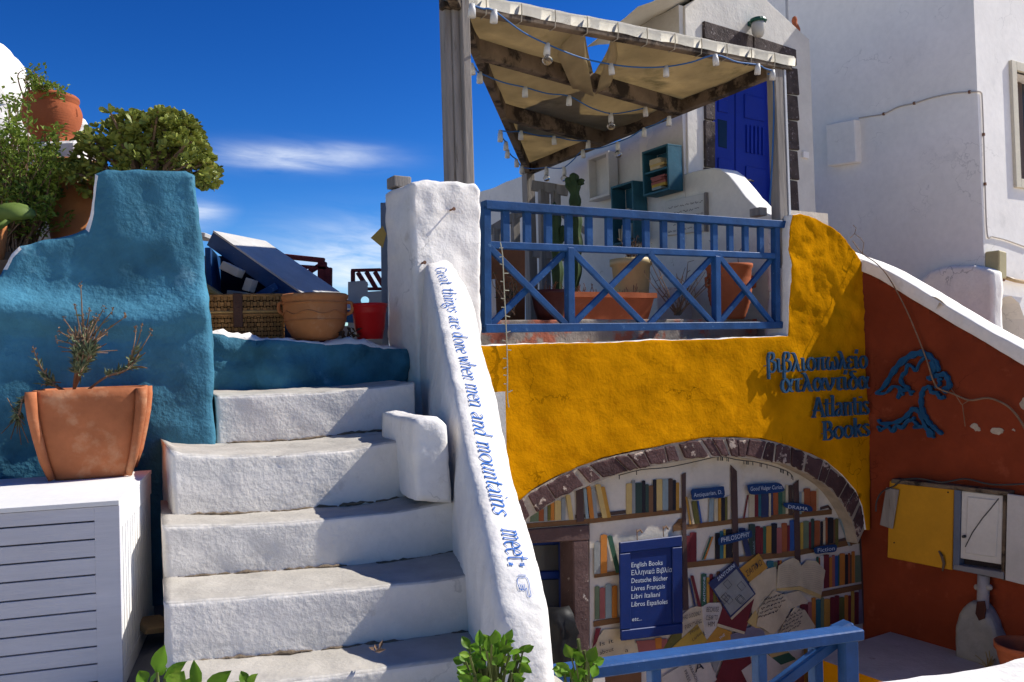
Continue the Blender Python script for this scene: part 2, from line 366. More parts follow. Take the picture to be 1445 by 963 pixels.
G('ε', .66, ('S', (.56, .84), (.32, 1), (.1, .84), (.16, .6), (.38, .53)), ('S', (.38, .53), (.08, .4), (.08, .12), (.3, 0), (.6, .15)))
G('ί', .46, *GL['ι'][1], ('L', (.17, 1.22), (.28, 1.55)))
G('α', .85, ('S', (.76, 1), (.55, .35), (.3, 0), (.08, .3), (.1, .8), (.32, 1), (.55, .6), (.64, .12), (.82, .06)))
G('τ', .62, ('L', (0, .92), (.6, 1)), ('S', (.3, .97), (.27, .25), (.36, .02), (.54, .1)))
G('ν', .72, ('L', (.02, 1), (.3, 0)), ('S', (.3, 0), (.58, .55), (.6, 1)))
G('δ', .75, ('S', (.56, 1.4), (.25, 1.45), (.22, 1.2), (.52, .85), (.62, .4), (.38, 0), (.1, .2), (.1, .68), (.32, .92), (.52, .82)))
def ribbon(pts, wf):
    """variable-width outline strips for a 2-D polyline: [(left,right)]"""
    o = []; k = len(pts)
    for i, p in enumerate(pts):
        a = pts[min(i+1, k-1)]-pts[max(i-1, 0)]
        if a.length < 1e-9: a = Vector((1, 0))
        a.normalize(); nn = Vector((-a.y, a.x)); w = wf(a, i/(k-1) if k > 1 else 0)
        o.append((p+nn*w/2, p-nn*w/2))
    return o
def nib(wmin, wmax, ang):
    def f(a, t):
        s = abs(a.x*math.sin(ang)-a.y*math.cos(ang)); return wmin+(wmax-wmin)*s
    return f
def strokes_of(ch, wf, slant=0):
    w, sts = GL[ch]; o = []
    for s in sts:
        pp = [Vector(p) for p in s[1:]]
        if s[0] == 'S': pp = catmull(pp, 5)
        elif s[0] == 'C': pp = catmull(pp, 5, True); pp = pp+[pp[0], pp[1]]
        else:
            if len(pp) > 2:
                segs = [ [pp[i].lerp(pp[i+1], t/4) for t in range(5)] for i in range(len(pp)-1)]
                for sg in segs: o.append(ribbon([Vector((p.x+slant*p.y, p.y)) for p in sg], wf))
                continue
            pp = [pp[0].lerp(pp[1], t/4) for t in range(5)]
        o.append(ribbon([Vector((p.x+slant*p.y, p.y)) for p in pp], wf))
    return w, o
def strips(bm, rib, f3, thick=None, eps=0.):
    """rib of 2-D pairs -> 3-D via f3(x,y,off); solid when thick"""
    if thick is None:
        L = [(bm.verts.new(f3(a.x, a.y, eps)), bm.verts.new(f3(b.x, b.y, eps))) for a, b in rib]
        for i in range(len(L)-1): bm.faces.new((L[i][0], L[i+1][0], L[i+1][1], L[i][1]))
    else:
        q = []
        for a, b in rib:
            q.append([bm.verts.new(f3(a.x, a.y, thick+eps)), bm.verts.new(f3(b.x, b.y, thick+eps)), bm.verts.new(f3(b.x, b.y, 0)), bm.verts.new(f3(a.x, a.y, 0))])
        for i in range(len(q)-1):
            for j in range(4): bm.faces.new((q[i][j], q[i][(j+1) % 4], q[i+1][(j+1) % 4], q[i+1][j]))
        bm.faces.new(q[0]); bm.faces.new(q[-1][::-1])
def text_mesh(txt):
    """default font outline as (verts2d, faces, width)"""
    c = bpy.data.curves.new('txt', 'FONT'); c.body = txt; c.size = 1; c.resolution_u = 2
    o = bpy.data.objects.new('txt', c); col.objects.link(o)
    dg = bpy.context.evaluated_depsgraph_get(); me = o.evaluated_get(dg).to_mesh()
    vs_ = [(v.co.x, v.co.y) for v in me.vertices]; fs = [tuple(p.vertices) for p in me.polygons]
    o.evaluated_get(dg).to_mesh_clear(); bpy.data.objects.remove(o); bpy.data.curves.remove(c)
    return vs_, fs
def btext(name, txt, pl, p0, p1, hpx, off, m, parent, off_hit=None):
    """flat lettering on plane pl, baseline from pixel p0 to p1, letter height hpx pixels"""
    vs_, fs = text_mesh(txt)
    if not vs_: return
    x0 = min(v[0] for v in vs_); x1 = max(v[0] for v in vs_)
    a = Vector(pl.hit(*p0, off)); b = Vector(pl.hit(*p1, off)); d = b-a
    D = pl.P(a.x, a.y, off).y; h = hpx*D/FPX/.72; perp = Vector((-d.y, d.x)).normalized()
    bm = NB(); bv = []
    for x, y in vs_:
        q = a+d*((x-x0)/(x1-x0))+perp*(y*h); bv.append(bm.verts.new(pl.P(q.x, q.y, off)))
    for f in fs:
        try: bm.faces.new([bv[i] for i in f])
        except ValueError: pass
    return link(name, bm, m, parent)
# ================================================================== SETTING
def sheet(name, pts, z, m, thick=.3):
    bm = NB(); prism(bm, [(x, y, z) for x, y in pts], (0, 0, -thick)); return link(name, bm, m, kind='structure')
PAVE = mat('limewashed_paving', (.66, .57, .46), .95, .1, 2, .3, 30, c2=(.50, .42, .33), c2t=.6, c2w=.15)
GREYSH = mat('grey_white_floor', (.50, .48, .46), .9, .12, 3, .25, 40, c2=(.30, .27, .25), c2t=.62, c2w=.1)
sheet('ground', [(-1500, -1500), (1500, -1500), (1500, 1500), (-1500, 1500)], -1.46, PAVE)
sheet('street', [(-9, -7), (7, -7), (7, 2.2), (.35, 2.2), (.05, 2.75), (-1.0, 2.75), (-9, 2.75)], 0.0, PAVE, 1.44)
LAND = sheet('path', [(-4, 2.75), (-1.15, 2.75), (-1.15, 4.4), (-4, 4.4)], .5, mat('dark_paving', (.17, .165, .17), .9, .2, 4, .3, 40), 1.9)

sheet('upper_path', [(-4.5, 5.6), (-.62, 5.75), (-1.2, 9.5), (-4.5, 9.5)], 1.575, PAVE, 2.9)
# ------------------------------------------------------------------ staircase
AS = R(21)
ED = [(4.28, [(302, 558), (380, 556), (453, 552), (520, 547), (585, 540)]),
      (3.67, [(240, 634), (258, 640), (330, 642), (407, 640), (494, 633), (546, 624), (600, 619)]),
      (3.41, [(229, 741), (300, 740), (407, 736), (500, 727), (568, 720), (641, 706), (662, 702)]),
      (3.06, [(230, 850), (300, 845), (407, 837), (500, 829), (614, 819), (669, 809), (692, 805)]),
      (2.80, [(244, 975), (375, 963), (520, 946), (664, 927), (715, 920)])]
stair = thing('staircase', 'rough whitewashed staircase with worn grey treads rising between blue wall and lettered parapet', 'staircase', (-.75, 3.4, .0))
DEP = [1.0, .95, .65, .75, .6]
STP = []
for i, (d, e) in enumerate(ED):
    pl = Plane(atD(430, 600, d), R((23, 26, 23, 22, 22)[i]))
    top = [pl.hit(*p) for p in e]; STP.append((pl, top))
    poly = [(a, z) for a, z in top] + [(top[-1][0]+.02, .02), (top[0][0]+.03, .02)]
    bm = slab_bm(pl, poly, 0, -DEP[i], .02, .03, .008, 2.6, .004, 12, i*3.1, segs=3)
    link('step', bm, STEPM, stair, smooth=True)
GRIME = mat('dirt_in_the_joint', (.20, .15, .10), .95, .35, 14, .5, 60, c2=(.07, .055, .045), c2t=.55, c2w=.1, c2s=14)
def topz(top, a):
    for (a0, z0), (a1, z1) in zip(top, top[1:]):
        if a <= a1: return z0+(z1-z0)*max(0, (a-a0)/(a1-a0))
    return top[-1][1]
rg_ = random.Random(6)
for i in range(4):                                    # dirt caught where risers meet treads
    (pl, top), (p2, t2) = STP[i], STP[i+1]; a = top[0][0]+.05; bm = NB()
    while a < top[-1][0]-.04:
        L = rg_.uniform(.08, .35); pts = []; rs = []; n_ = max(4, int(L/.018))
        for k in range(n_+1):
            q = min(a+L*k/n_, top[-1][0]-.03); P = pl.P(q, 0, 0); z = topz(t2, (P-p2.o).dot(p2.t)); pts.append(pl.P(q, z+rg_.uniform(-.003, .004), .004+rg_.uniform(-.003, .003))); rs.append(max(.001, rg_.uniform(.004, .012)*math.sin(math.pi*(k+.3)/(n_+.6))**.5))
        tube(bm, pts, rs, 6); a += L+rg_.choice((.0, .01, .03, .12))
    link('grime', bm, GRIME, stair, smooth=True, kind='stuff')
for k in range(2):                                    # the two lowest steps, below the frame
    pl = Plane(atD(430, 600, 2.52-.28*k), AS); z = .39-.2*k
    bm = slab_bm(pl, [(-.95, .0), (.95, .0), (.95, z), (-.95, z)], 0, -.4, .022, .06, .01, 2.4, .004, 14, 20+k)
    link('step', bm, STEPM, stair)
pb = Plane(atD(575, 650, 3.53), AS)
pp = ptlist(pb, [(588, 708), (586, 640), (586, 594), (602, 590), (618, 592), (629, 602), (635, 640), (639, 712)])
bm = slab_bm(pb, pp, 0, -.62, .035, .03, .012, 3, .004, 16, 5, segs=3)
link('block', bm, WHITE, stair, smooth=True)
# ------------------------------------------------------------------ blue wall
BW = Plane(atD(300, 500, 4.09), R(21))
wp = [(-90, 398), (0, 388), (14, 362), (27, 348), (60, 338), (96, 330), (121, 324), (127, 300), (129, 262), (133, 244), (150, 238), (200, 238), (262, 240), (276, 247), (280, 290), (285, 350), (291, 420), (299, 488), (301, 560), (303, 640), (303, 905), (-90, 905)]
poly = ptlist(BW, wp)
a_step = BW.hit(128, 290)[0]
def wmat(f):
    c = f.calc_center_median(); a = (c-BW.o).dot(BW.t)
    return 1 if (f.normal.dot(BW.t) < -.45 and c.z > 2.05 and a < a_step+.08) else 0
bm = slab_bm(BW, poly, 0, -.42, .035, .035, .017, 2.4, .010, 8, 3, wmat, 3)
zl = BW.hit(200, 452)[1]; zt = BW.hit(200, 405)[1]
for v in bm.verts:                                    # the ledge-like swelling across the wall
    a = (v.co-BW.o).dot(BW.t); fr = (v.co-BW.o).dot(BW.n)
    if fr > -.06:
        z = v.co.z; wob = .03*math.sin(a*4)+nzd(v.co, .03, 2, 4)
        b = math.exp(-((z-(zl+.05+wob))/.07)**2)*.085*(1 if z > zl-.02+wob else .0) if a > -1.0 else 0
        b += .045*(1/(1+math.exp((z-(zl+.0+wob))/.015))) if a > -1.05 else 0
        v.co += BW.n*b
link('retaining_wall', bm, [BLUEW, WHITE], label='rough blue plastered wall with a stepped top behind the square terracotta pot', cat='wall', smooth=True)
# blue ledge block above the top tread
BL = Plane(atD(430, 520, 5.0), R(23))
poly = ptlist(BL, [(262, 471), (300, 470), (335, 474), (400, 479), (460, 483), (520, 489), (575, 491), (575, 620), (262, 620)])
def lmat(f): return 1 if f.normal.z > .35 else 0
bm = slab_bm(BL, poly, 0, -.85, .03, .03, .055, 4.2, .02, 12, 8, lmat, 3)
link('ledge_wall', bm, [BLUEW, WHITE], label='lumpy blue ledge at the head of the stairs carrying basket and pots', cat='ledge', smooth=True)
LEDGE_Z = BL.hit(430, 481)[1]
# ------------------------------------------------------------------ white pillar
PC = Plane(atD(680, 400, 5.35), AF)
poly = ptlist(PC, [(583, 258), (600, 252), (640, 256), (672, 259), (680, 268), (679, 400), (680, 520), (684, 760), (598, 760), (592, 560), (586, 420), (582, 300)])
bm = slab_bm(PC, poly, 0, -.42, .03, .03, .017, 3.5, .007, 12, 2, None, 3)
link('gate_pillar', bm, WHITE, label='thick whitewashed pillar with uneven plaster beside the blue terrace railing', cat='pillar', smooth=True)
# ------------------------------------------------------------------ lettered parapet of the stairs
CL = [(594, 374, 5.45), (602, 384, 5.02), (612, 430, 4.65), (625, 485, 4.28), (640, 556, 3.85), (660, 655, 3.42), (682, 752, 3.08), (698, 838, 2.88), (706, 900, 2.80), (711, 975, 2.76), (714, 1100, 2.74), (716, 1300, 2.73)]
CR = [(626, 366, 5.55), (640, 377, 5.16), (668, 430, 4.76), (679, 490, 4.38), (700, 566, 3.93), (720, 664, 3.49), (746, 757, 3.14), (768, 838, 2.94), (776, 900, 2.86), (779, 975, 2.82), (780, 1100, 2.80), (780, 1300, 2.79)]
CLp = catmull([atD(*p) for p in CL], 10); CRp = catmull([atD(*p) for p in CR], 10)
NS = len(CLp)
mid = [(a+b)/2 for a, b in zip(CLp, CRp)]
arc = [0.]
for i in range(1, NS): arc.append(arc[-1]+(mid[i]-mid[i-1]).length)
def ck_at(s):
    i = 0
    while i < NS-2 and arc[i+1] < s: i += 1
    return min(max(i+(s-arc[i])/(arc[i+1]-arc[i]), 0), NS-1.001)
def ck(t, w):
    i = int(t); f = t-i
    L = CLp[i].lerp(CLp[i+1], f); Rr = CRp[i].lerp(CRp[i+1], f); al = (mid[i+1]-mid[i]).normalized()
    ac = (Rr-L).normalized(); n = ac.cross(al).normalized()
    if n.z < 0: n = -n
    p = L.lerp(Rr, w)+n*(.028*(1-(2*w-1)**4))
    return p+n*(nzd(p, .010, 5, 31)+nzd(p, .004, 16, 40)), n
par = thing('stair_parapet', 'curved white stair parapet with blue painted quotation along its top', 'parapet', (-.1, 3.4, 0))
bm = NB(); rings = []
for i in range(0, NS*2-2):
    t = min(i/2, NS-1.002); L = ck(t, 0)[0]; Rr = ck(t, 1)[0]; ring = []
    zb = -.3; outw = Vector((L.x-Rr.x, L.y-Rr.y, 0)).normalized()
    for j in range(14, 0, -1):
        q = j/14; z = L.z+(zb-L.z)*q
        p = Vector((L.x, L.y, z))+outw*(.035*min(1, (L.z-z)/.5)+.012)
        p += outw*(nzd(p, .02, 3, 5)+nzd(p, .007, 12, 6)); ring.append(p)
    for j in range(11): ring.append(ck(t, j/10)[0])
    zr = -1.4
    for j in range(1, 13):
        z = Rr.z+(zr-Rr.z)*(j/12); p = Vector((Rr.x, Rr.y, z))-outw*.012; p -= outw*(nzd(p, .012, 3, 7)); ring.append(p)
    rings.append([bm.verts.new(p) for p in ring])
for i in range(len(rings)-1):
    for j in range(len(rings[0])-1): bm.faces.new((rings[i][j], rings[i][j+1], rings[i+1][j+1], rings[i+1][j]))
bm.faces.new(rings[0]); bm.faces.new(rings[-1][::-1])
link('wall', bm, WHITE, par, smooth=True)
INK = flat('blue_lettering_paint', (.02, .13, .46), .7, .1, bump=0)
def quote(words, s0, s1, xh, w0):
    tot = sum(GL[c][0] if c != ' ' else .55 for c in words)
    k = (s1-s0)/tot; x = 0.; e = 0.
    cur = None; wname = ''
    for c in words+' ':
        if c == ' ':
            if cur is not None: link('painted_word', cur, INK, par)
            cur = None; x += .55; continue
        if cur is None: cur = NB()
        w, rb = strokes_of(c, nib(.05, .135, R(25)), .12)
        for r_ in rb:
            e = (e+.0003) % .0018
            def f3(a, b, off, x=x):
                t = ck_at(s0+(x+a)*k); t0 = max(0, min(t, NS-2.01)); i = int(t0); wid = (CRp[i]-CLp[i]).length
                p, n = ck(t0, w0+b*xh/wid); return p+n*(.003+off)
            strips(cur, r_, f3, None, e)
        x += w
def arc_of(px, py):
    return min(range(NS), key=lambda i: (lambda q: (q[0]-px)**2+(q[1]-py)**2)(proj(mid[i])))
s_a = arc[arc_of(628, 378)]; s_b = arc[arc_of(706, 735)]; s_c = arc[arc_of(716, 752)]; s_d = arc[arc_of(738, 805)]
quote('Great things are done when men and mountains', s_a+.04, s_b, .050, .26)
quote('meet:', s_c, s_d, .056, .34)
hb = NB()
for hs in ([(0, .5), (.0, .9), (.5, 1.0), (1.0, .95), (1.5, .95), (1.5, .72), (.9, .7), (1.05, .55), (.95, .4), (1.0, .25), (.85, .12), (.4, .05), (0, .2), (0, .5)], [(.55, .55), (.95, .55)], [(.55, .38), (.95, .4)], [(.5, .22), (.95, .26)], [(-.2, .2), (-.2, .9)]):
    pts = catmull([Vector(p) for p in hs], 4)
    def f3(a, b, off):
        p, n = ck(min(ck_at(s_d+.045+a*.045), NS-2.01), .42+b*.24); return p+n*(.003+off)
    strips(hb, ribbon(pts, lambda a, t: .05), f3, None, 0)
link('painted_pointing_hand', hb, INK, par)

# ================================================================== BOOKSHOP FRONT
shop = thing('bookshop_front', 'mustard yellow plastered bookshop front with stone arch and painted book mural', 'building', UV(touv(FY.o)[0]+1.8, V_F+.2, -1.45))
ARO = [(680, 768), (708, 732), (734, 705), (756, 691), (788, 673), (816, 660), (848, 649), (887, 640), (934, 630), (967, 622), (1002, 618), (1044, 618), (1075, 620), (1106, 627), (1131, 635), (1164, 650), (1189, 671), (1208, 693), (1217, 715), (1221, 748)]
ARI = [(700, 778), (722, 752), (745, 733), (773, 715), (803, 698), (837, 684), (873, 670), (905, 662), (940, 655), (981, 648), (1019, 645), (1045, 646), (1065, 649), (1106, 655), (1127, 663), (1156, 678), (1177, 695), (1194, 718), (1206, 742), (1212, 768)]
aro = [FY.hit(*p) for p in ARO]; ari = [FY.hit(*p) for p in ARI]
topl = [(640, 489), (700, 487), (800, 484), (900, 481), (1000, 478), (1112, 474), (1115, 400), (1115, 320), (1117, 303), (1130, 301), (1150, 307), (1172, 319), (1192, 336), (1208, 356), (1219, 374), (1226, 392)]
poly = [FY.hit(*p) for p in topl] + [FY.hit(1228, 600), FY.hit(1228, 748)] + [FY.hit(1222, 748)] + aro[::-1][1:] + [FY.hit(640, 790)]
def ymat(f):
    return 1 if (f.normal.z > .3 or f.normal.dot(FY.t) < -.5) else 0
bm = slab_bm(FY, poly, 0, -.24, .014, .035, .016, 2.6, .005, 11, 12, ymat, 2)
zc = FY.hit(1160, 480)[1]; ac_ = FY.hit(1113, 400)[0]
for v in bm.verts:                                    # lumpier render on the raised corner
    a = (v.co-FY.o).dot(FY.t)
    if v.co.z > zc-.02 and a > ac_ and (v.co-FY.o).dot(FY.n) > -.05: v.co += FY.n*((nzd(v.co, .022, 4.5, 3)+nzd(v.co, .012, 15, 8))*min(1, (v.co.z-zc+.02)/.1))
link('facade_wall', bm, [YELLOW, WHITE], shop, smooth=True)
# mortar ring + stones
ringm = NB()
po = catmull([Vector(p) for p in aro], 4); pi_ = catmull([Vector(p) for p in ari], 4)
nn = len(po)
q = []
for a, b in zip(po, pi_):
    q.append([ringm.verts.new(FY.P(a.x, a.y, -.012)), ringm.verts.new(FY.P(b.x, b.y, -.012)), ringm.verts.new(FY.P(b.x, b.y, -.2)), ringm.verts.new(FY.P(a.x, a.y, -.2))])
for i in range(nn-1):
    for j in range(4): ringm.faces.new((q[i][j], q[i][(j+1) % 4], q[i+1][(j+1) % 4], q[i+1][j]))
ringm.faces.new(q[0]); ringm.faces.new(q[-1][::-1])
arch = link('arch', ringm, mat('lime_mortar', (.40, .33, .25), .95, .2, 9, .6, 50), shop)
x = 0.2
tl = [0]
for i in range(1, nn): tl.append(tl[-1]+(po[i]-po[i-1]).length)
def at_(arr, s):
    i = 0
    while i < nn-2 and tl[i+1] < s: i += 1
    f = (s-tl[i])/(tl[i+1]-tl[i]); return arr[i].lerp(arr[i+1], min(max(f, 0), 1))
s = .03; sd = 0
while s < tl[-1]-.06:
    w = random.choice((random.uniform(.08, .13), random.uniform(.13, .20), random.uniform(.18, .26))); w = min(w, tl[-1]-s-.01)
    e0, e1 = .05+random.random()*.05, .98-random.random()*.06
    pts = []
    n_ = 4
    for k in range(n_+1): pts.append(at_(po, s+w*k/n_).lerp(at_(pi_, s+w*k/n_), e0+random.uniform(-.06, .07)))
    for k in range(n_, -1, -1): pts.append(at_(po, s+w*k/n_).lerp(at_(pi_, s+w*k/n_), e1+random.uniform(-.09, .05)))
    bm = NB(); off = random.uniform(-.006, .008)
    prism(bm, [FY.P(p.x, p.y, off) for p in pts], -FY.n*.05)
    bmesh.ops.recalc_face_normals(bm, faces=bm.faces[:])
    bmesh.ops.bevel(bm, geom=bm.edges[:], offset=.006, segments=1, affect='EDGES', clamp_overlap=True)
    link('stone', bm, ARCHS, arch); s += w+random.choice((.008, .012, .02, .045)); sd += 1
# mural wall inside the arch
MURALW = mat('mural_ground_paint', (.58, .525, .44), .9, .1, 3, .25, 30, c2=(.40, .33, .23), c2t=.60, c2w=.2, c2s=4)
poly = ptlist(MW, [(832, 600), (1250, 590), (1250, 1010), (832, 1010)])
mural = link('mural_wall', slab_bm(MW, poly, 0, -.2, 0, .12, .004, 3), MURALW, shop)
poly = ptlist(MW, [(660, 620), (829, 620), (829, 746), (660, 752)])
link('mural_wall', slab_bm(MW, poly, 0, -.2, 0, .12, .003, 3), MURALW, shop)
# terrace behind the front
zt = FY.hit(900, 484)[1]
U0, U1 = touv(FY.W(640, 480))[0], touv(FY.W(1226, 480))[0]
bm = NB(); box_bm(bm, UV((U0+U1)/2+.2, V_F+3.6, zt-.14), (UV(1, 0, 0), UV(0, 1, 0), Z), ((U1-U0)/2+.3, 3.35, .12))
link('terrace_floor', bm, PAVE, kind='structure')
lz = RAIL.hit(900, 451, -.45)[1]
bm = slab_bm(RAIL, [(-.5, zt-.1), (3.05, zt-.1), (3.05, lz), (-.5, lz)], -.42, -2.6, .012, .08, .006, 5, 0, 1, 4)
link('planter_ledge', bm, mat('red_patched_cement', (.34, .29, .25), .95, .2, 5, .5, 40, c2=(.40, .13, .08), c2t=.52, c2w=.06, c2s=3), label='low cement ledge with red patches behind the blue railing', cat='ledge')
# ------------------------------------------------------------------ red wall
UR = touv(FY.W(1226, 600))[0]
RW = Plane(UV(UR, V_F, 0), AF-math.pi/2)             # runs from the front towards the street; a grows towards the camera
rtop = [(1229, 388), (1258, 404), (1290, 424), (1335, 451), (1380, 477), (1445, 516)]
RT = [RW.hit(*p) for p in rtop]; RT = [(RT[0][0]-.3, RT[0][1]+.13)]+RT
k = (RT[-1][1]-RT[-2][1])/(RT[-1][0]-RT[-2][0]); RT.append((RT[-1][0]+1.0, RT[-1][1]+k*1.0))
poly = RT+[(RT[-1][0], -1.5), (RT[0][0], -1.5)]
red = thing('red_side_wall', 'oxide red wall with sloping white coping beside the bookshop arch', 'wall', RW.P(.7, -1.45, 0))
link('wall', slab_bm(RW, poly, 0, -.2, 0, .06, .008, 1.8, .003, 10, 6), REDP, red, smooth=True)
ctop = [(1224, 369), (1255, 383), (1290, 403), (1335, 431), (1380, 458), (1445, 493)]
CT = [RW.hit(*p, .012) for p in ctop]; CT = [(CT[0][0]-.3, CT[0][1]+.13)]+CT
k = (CT[-1][1]-CT[-2][1])/(CT[-1][0]-CT[-2][0]); CT.append((RT[-1][0], CT[-1][1]+k*(RT[-1][0]-CT[-1][0])))
link('coping', slab_bm(RW, CT+RT[::-1], .014, -.215, .012, .07, .005, 4, .002, 14, 3, None, 2), WHITE, red, smooth=True)
chip = mat('bare_render', (.46, .38, .28), .95, .2, 12, .5, 60)
for pts in ([(1297, 412), (1302, 411), (1310, 417), (1325, 422), (1342, 436), (1346, 442), (1338, 444), (1322, 434), (1308, 425), (1299, 420)], [(1346, 444), (1362, 452), (1378, 462), (1396, 470), (1400, 473), (1388, 472), (1372, 465), (1356, 456)],
            [(1398, 608), (1404, 604), (1416, 605), (1415, 611), (1408, 614)], [(1370, 602), (1378, 598), (1384, 606), (1380, 609)], [(1428, 607), (1432, 606), (1433, 609)], [(1440, 570), (1446, 562), (1452, 572), (1446, 579)]):
    a = [RW.hit(*p) for p in pts]; c0 = sum((Vector(q) for q in a), Vector((0, 0)))/len(a)
    bm = NB(); vs_ = []
    ring = catmull([Vector(q) for q in a], 4, True)
    prism(bm, [RW.P(*(q+(q-c0).normalized()*random.uniform(-.006, .006)), .0085) for q in ring], -RW.n*.006)
    link('chipped_patch', bm, chip, red)
# raised white floor by the red wall
LGZ = RW.hit(1260, 893)[1]
bm = NB()
u_l = touv(hitZ(1226, 955, LGZ))[0]
pts = [UV(u_l, V_F-.14, LGZ), UV(UR+.02, V_F-.14, LGZ), UV(UR+.02, V_F-3.0, LGZ), UV(u_l, V_F-3.0, LGZ)]
prism(bm, pts, (0, 0, -(LGZ+1.5))); bm.normal_update()
bmesh.ops.recalc_face_normals(bm, faces=bm.faces[:])
for f in bm.faces: f.material_index = 0 if abs(f.normal.z) > .5 else 1
link('raised_floor', bm, [GREYSH, YELLOW], kind='structure')
# ------------------------------------------------------------------ white house with the blue door
p966 = atD(966, 200, 8.55); UD, VD = touv(p966)
DW = Plane(p966, AF)                                   # door wall
LW = Plane(p966, AF+math.pi/2); LW.t = UV(0, 1, 0); LW.n = UV(-1, 0, 0)  # side wall running back
house = thing('village_house', 'white plastered house with gabled front, blue double door and dark stone surround', 'building', UV(UD+1, VD+1, -1.4))
dj = {'l': 1009, 'r': 1112}
gp = [DW.hit(*p) for p in [(966, 8), (1000, -12), (1044, -38), (1082, 0), (1112, 28), (1139, 53)]]
zb = 1.0
op = [DW.hit(1010, 320), DW.hit(1010, 42), DW.hit(1111, 80), DW.hit(1111, 320)]
zs = DW.hit(1060, 318)[1]
a0, a1 = op[0][0], op[3][0]; zo = DW.hit(1060, 62)[1]
poly = gp + [(gp[-1][0]+.04, gp[-1][1]-.01), (gp[-1][0]+.04, zb), (a1, zb), (a1, zo), (a0, zo), (a0, zb), (0, zb)]
link('front_wall', slab_bm(DW, poly, 0, -.45, .01, .14, .006, 1.6, 0, 1, 2), CREAMW, house)
zfull = gp[0][1]
bm = NB(); box_bm(bm, UV(UD+.9, VD+.58, (zfull+zb)/2), (UV(1, 0, 0), UV(0, 1, 0), Z), (.9, .12, (zfull-zb)/2)); link('wall', bm, CREAMW, house)
ztl = LW.hit(780, 233)[1]
LWPOLY = [(0.02, -.2), (4.8, -.2), (4.8, ztl), (.85, ztl), (.80, zfull), (.02, zfull)]
LWm = mat('patchy_side_plaster', (.66, .64, .60), .9, .06, 2.2, .45, 22, c2=(.40, .37, .33), c2t=.66, c2w=.05, c2s=8)
bm = NB()
fr = [bm.verts.new(LW.P(a, z, 0)) for a, z in LWPOLY]; bk = [bm.verts.new(LW.P(a, z, -.35)) for a, z in LWPOLY]
bm.faces.new(fr); bm.faces.new(bk[::-1])
for i in range(6): bm.faces.new((fr[i], bk[i], bk[(i+1) % 6], fr[(i+1) % 6]))
bmesh.ops.recalc_face_normals(bm, faces=bm.faces[:])
gridcut(bm, LW.o, (LW.t, Z), .1); rough_up(bm, .014, 2.2, 3)
link('side_wall', bm, LWm, house)
# stone surround: separate blocks
def block_on(pl, pts, f0, f1, m, parent, name='stone', bev=.008):
    bm = NB(); prism(bm, [pl.W(*p, f0) for p in pts], -pl.n*(f0-f1)); bmesh.ops.recalc_face_normals(bm, faces=bm.faces[:])
    bmesh.ops.bevel(bm, geom=bm.edges[:], offset=bev, segments=1, affect='EDGES', clamp_overlap=True)
    return link(name, bm, m, parent)
surround = block_on(DW, [(994, 29), (1063, 50), (1063, 74), (994, 53)], .03, -.1, LAVA, house, 'lintel')
block_on(DW, [(1064, 50), (1124, 70), (1125, 93), (1064, 74)], .03, -.1, LAVA, house, 'lintel')
for y0, y1 in ((54, 100), (101, 168), (169, 235), (236, 300)): block_on(DW, [(995, y0), (1010, y0+3), (1010, y1+2), (996, y1)], .028, -.1, LAVA, house)
for y0, y1 in ((94, 132), (133, 168), (169, 210), (211, 252), (253, 300)): block_on(DW, [(1110, y0), (1126, y0+3), (1129, y1+2), (1112, y1)], .028, -.1, LAVA, house)
# the door
DD = DW.shift(-.16)
door = link('door', NB(), BLUED, house)
def dpart(name, pts, f0, f1, m=BLUED, parent=house, bev=.006): return block_on(DD, pts, f0, f1, m, parent, name, bev)
dl = dpart('door_leaf', [(1004, 40), (1037, 55), (1037, 325), (1004, 325)], 0, -.05)
dr = dpart('door_leaf', [(1038, 55), (1116, 85), (1116, 325), (1038, 325)], .0, -.05)
bpy.data.objects.remove(door)
for pts in ([(1014, 138), (1028, 142), (1028, 160), (1014, 157)], [(1014, 222), (1030, 226), (1030, 256), (1014, 252)]): dpart('panel', pts, .014, -.01, BLUED, dl)
dpart('pane', [(1013, 168), (1026, 171), (1026, 210), (1014, 207)], .004, -.02, flat('dark_glass', (.01, .012, .02), .1), dl, .002)
for pts in ([(1051, 132), (1080, 140), (1080, 172), (1051, 166)], [(1053, 234), (1082, 240), (1082, 292), (1053, 286)]): dpart('panel', pts, .014, -.01, BLUED, dr)
for k in range(5):
    x = 1054+k*5.6; dpart('louvre', [(x, 176+k*.9), (x+3.4, 177+k*.9), (x+3.4, 216+k*.9), (x, 215+k*.9)], .016, -.01, BLUED, dr, .003)
bm = NB(); h0 = DD.W(1046, 256, .02); tube(bm, [h0, h0+DD.n*.05], .02, 8); tube(bm, [h0+DD.n*.05, h0+DD.n*.055+DD.t*.07+Z*.01, h0+DD.n*.05+DD.t*.13], .01, 6)
link('handle', bm, flat('brass', (.45, .36, .22), .35, metal=.8), dr, smooth=True)
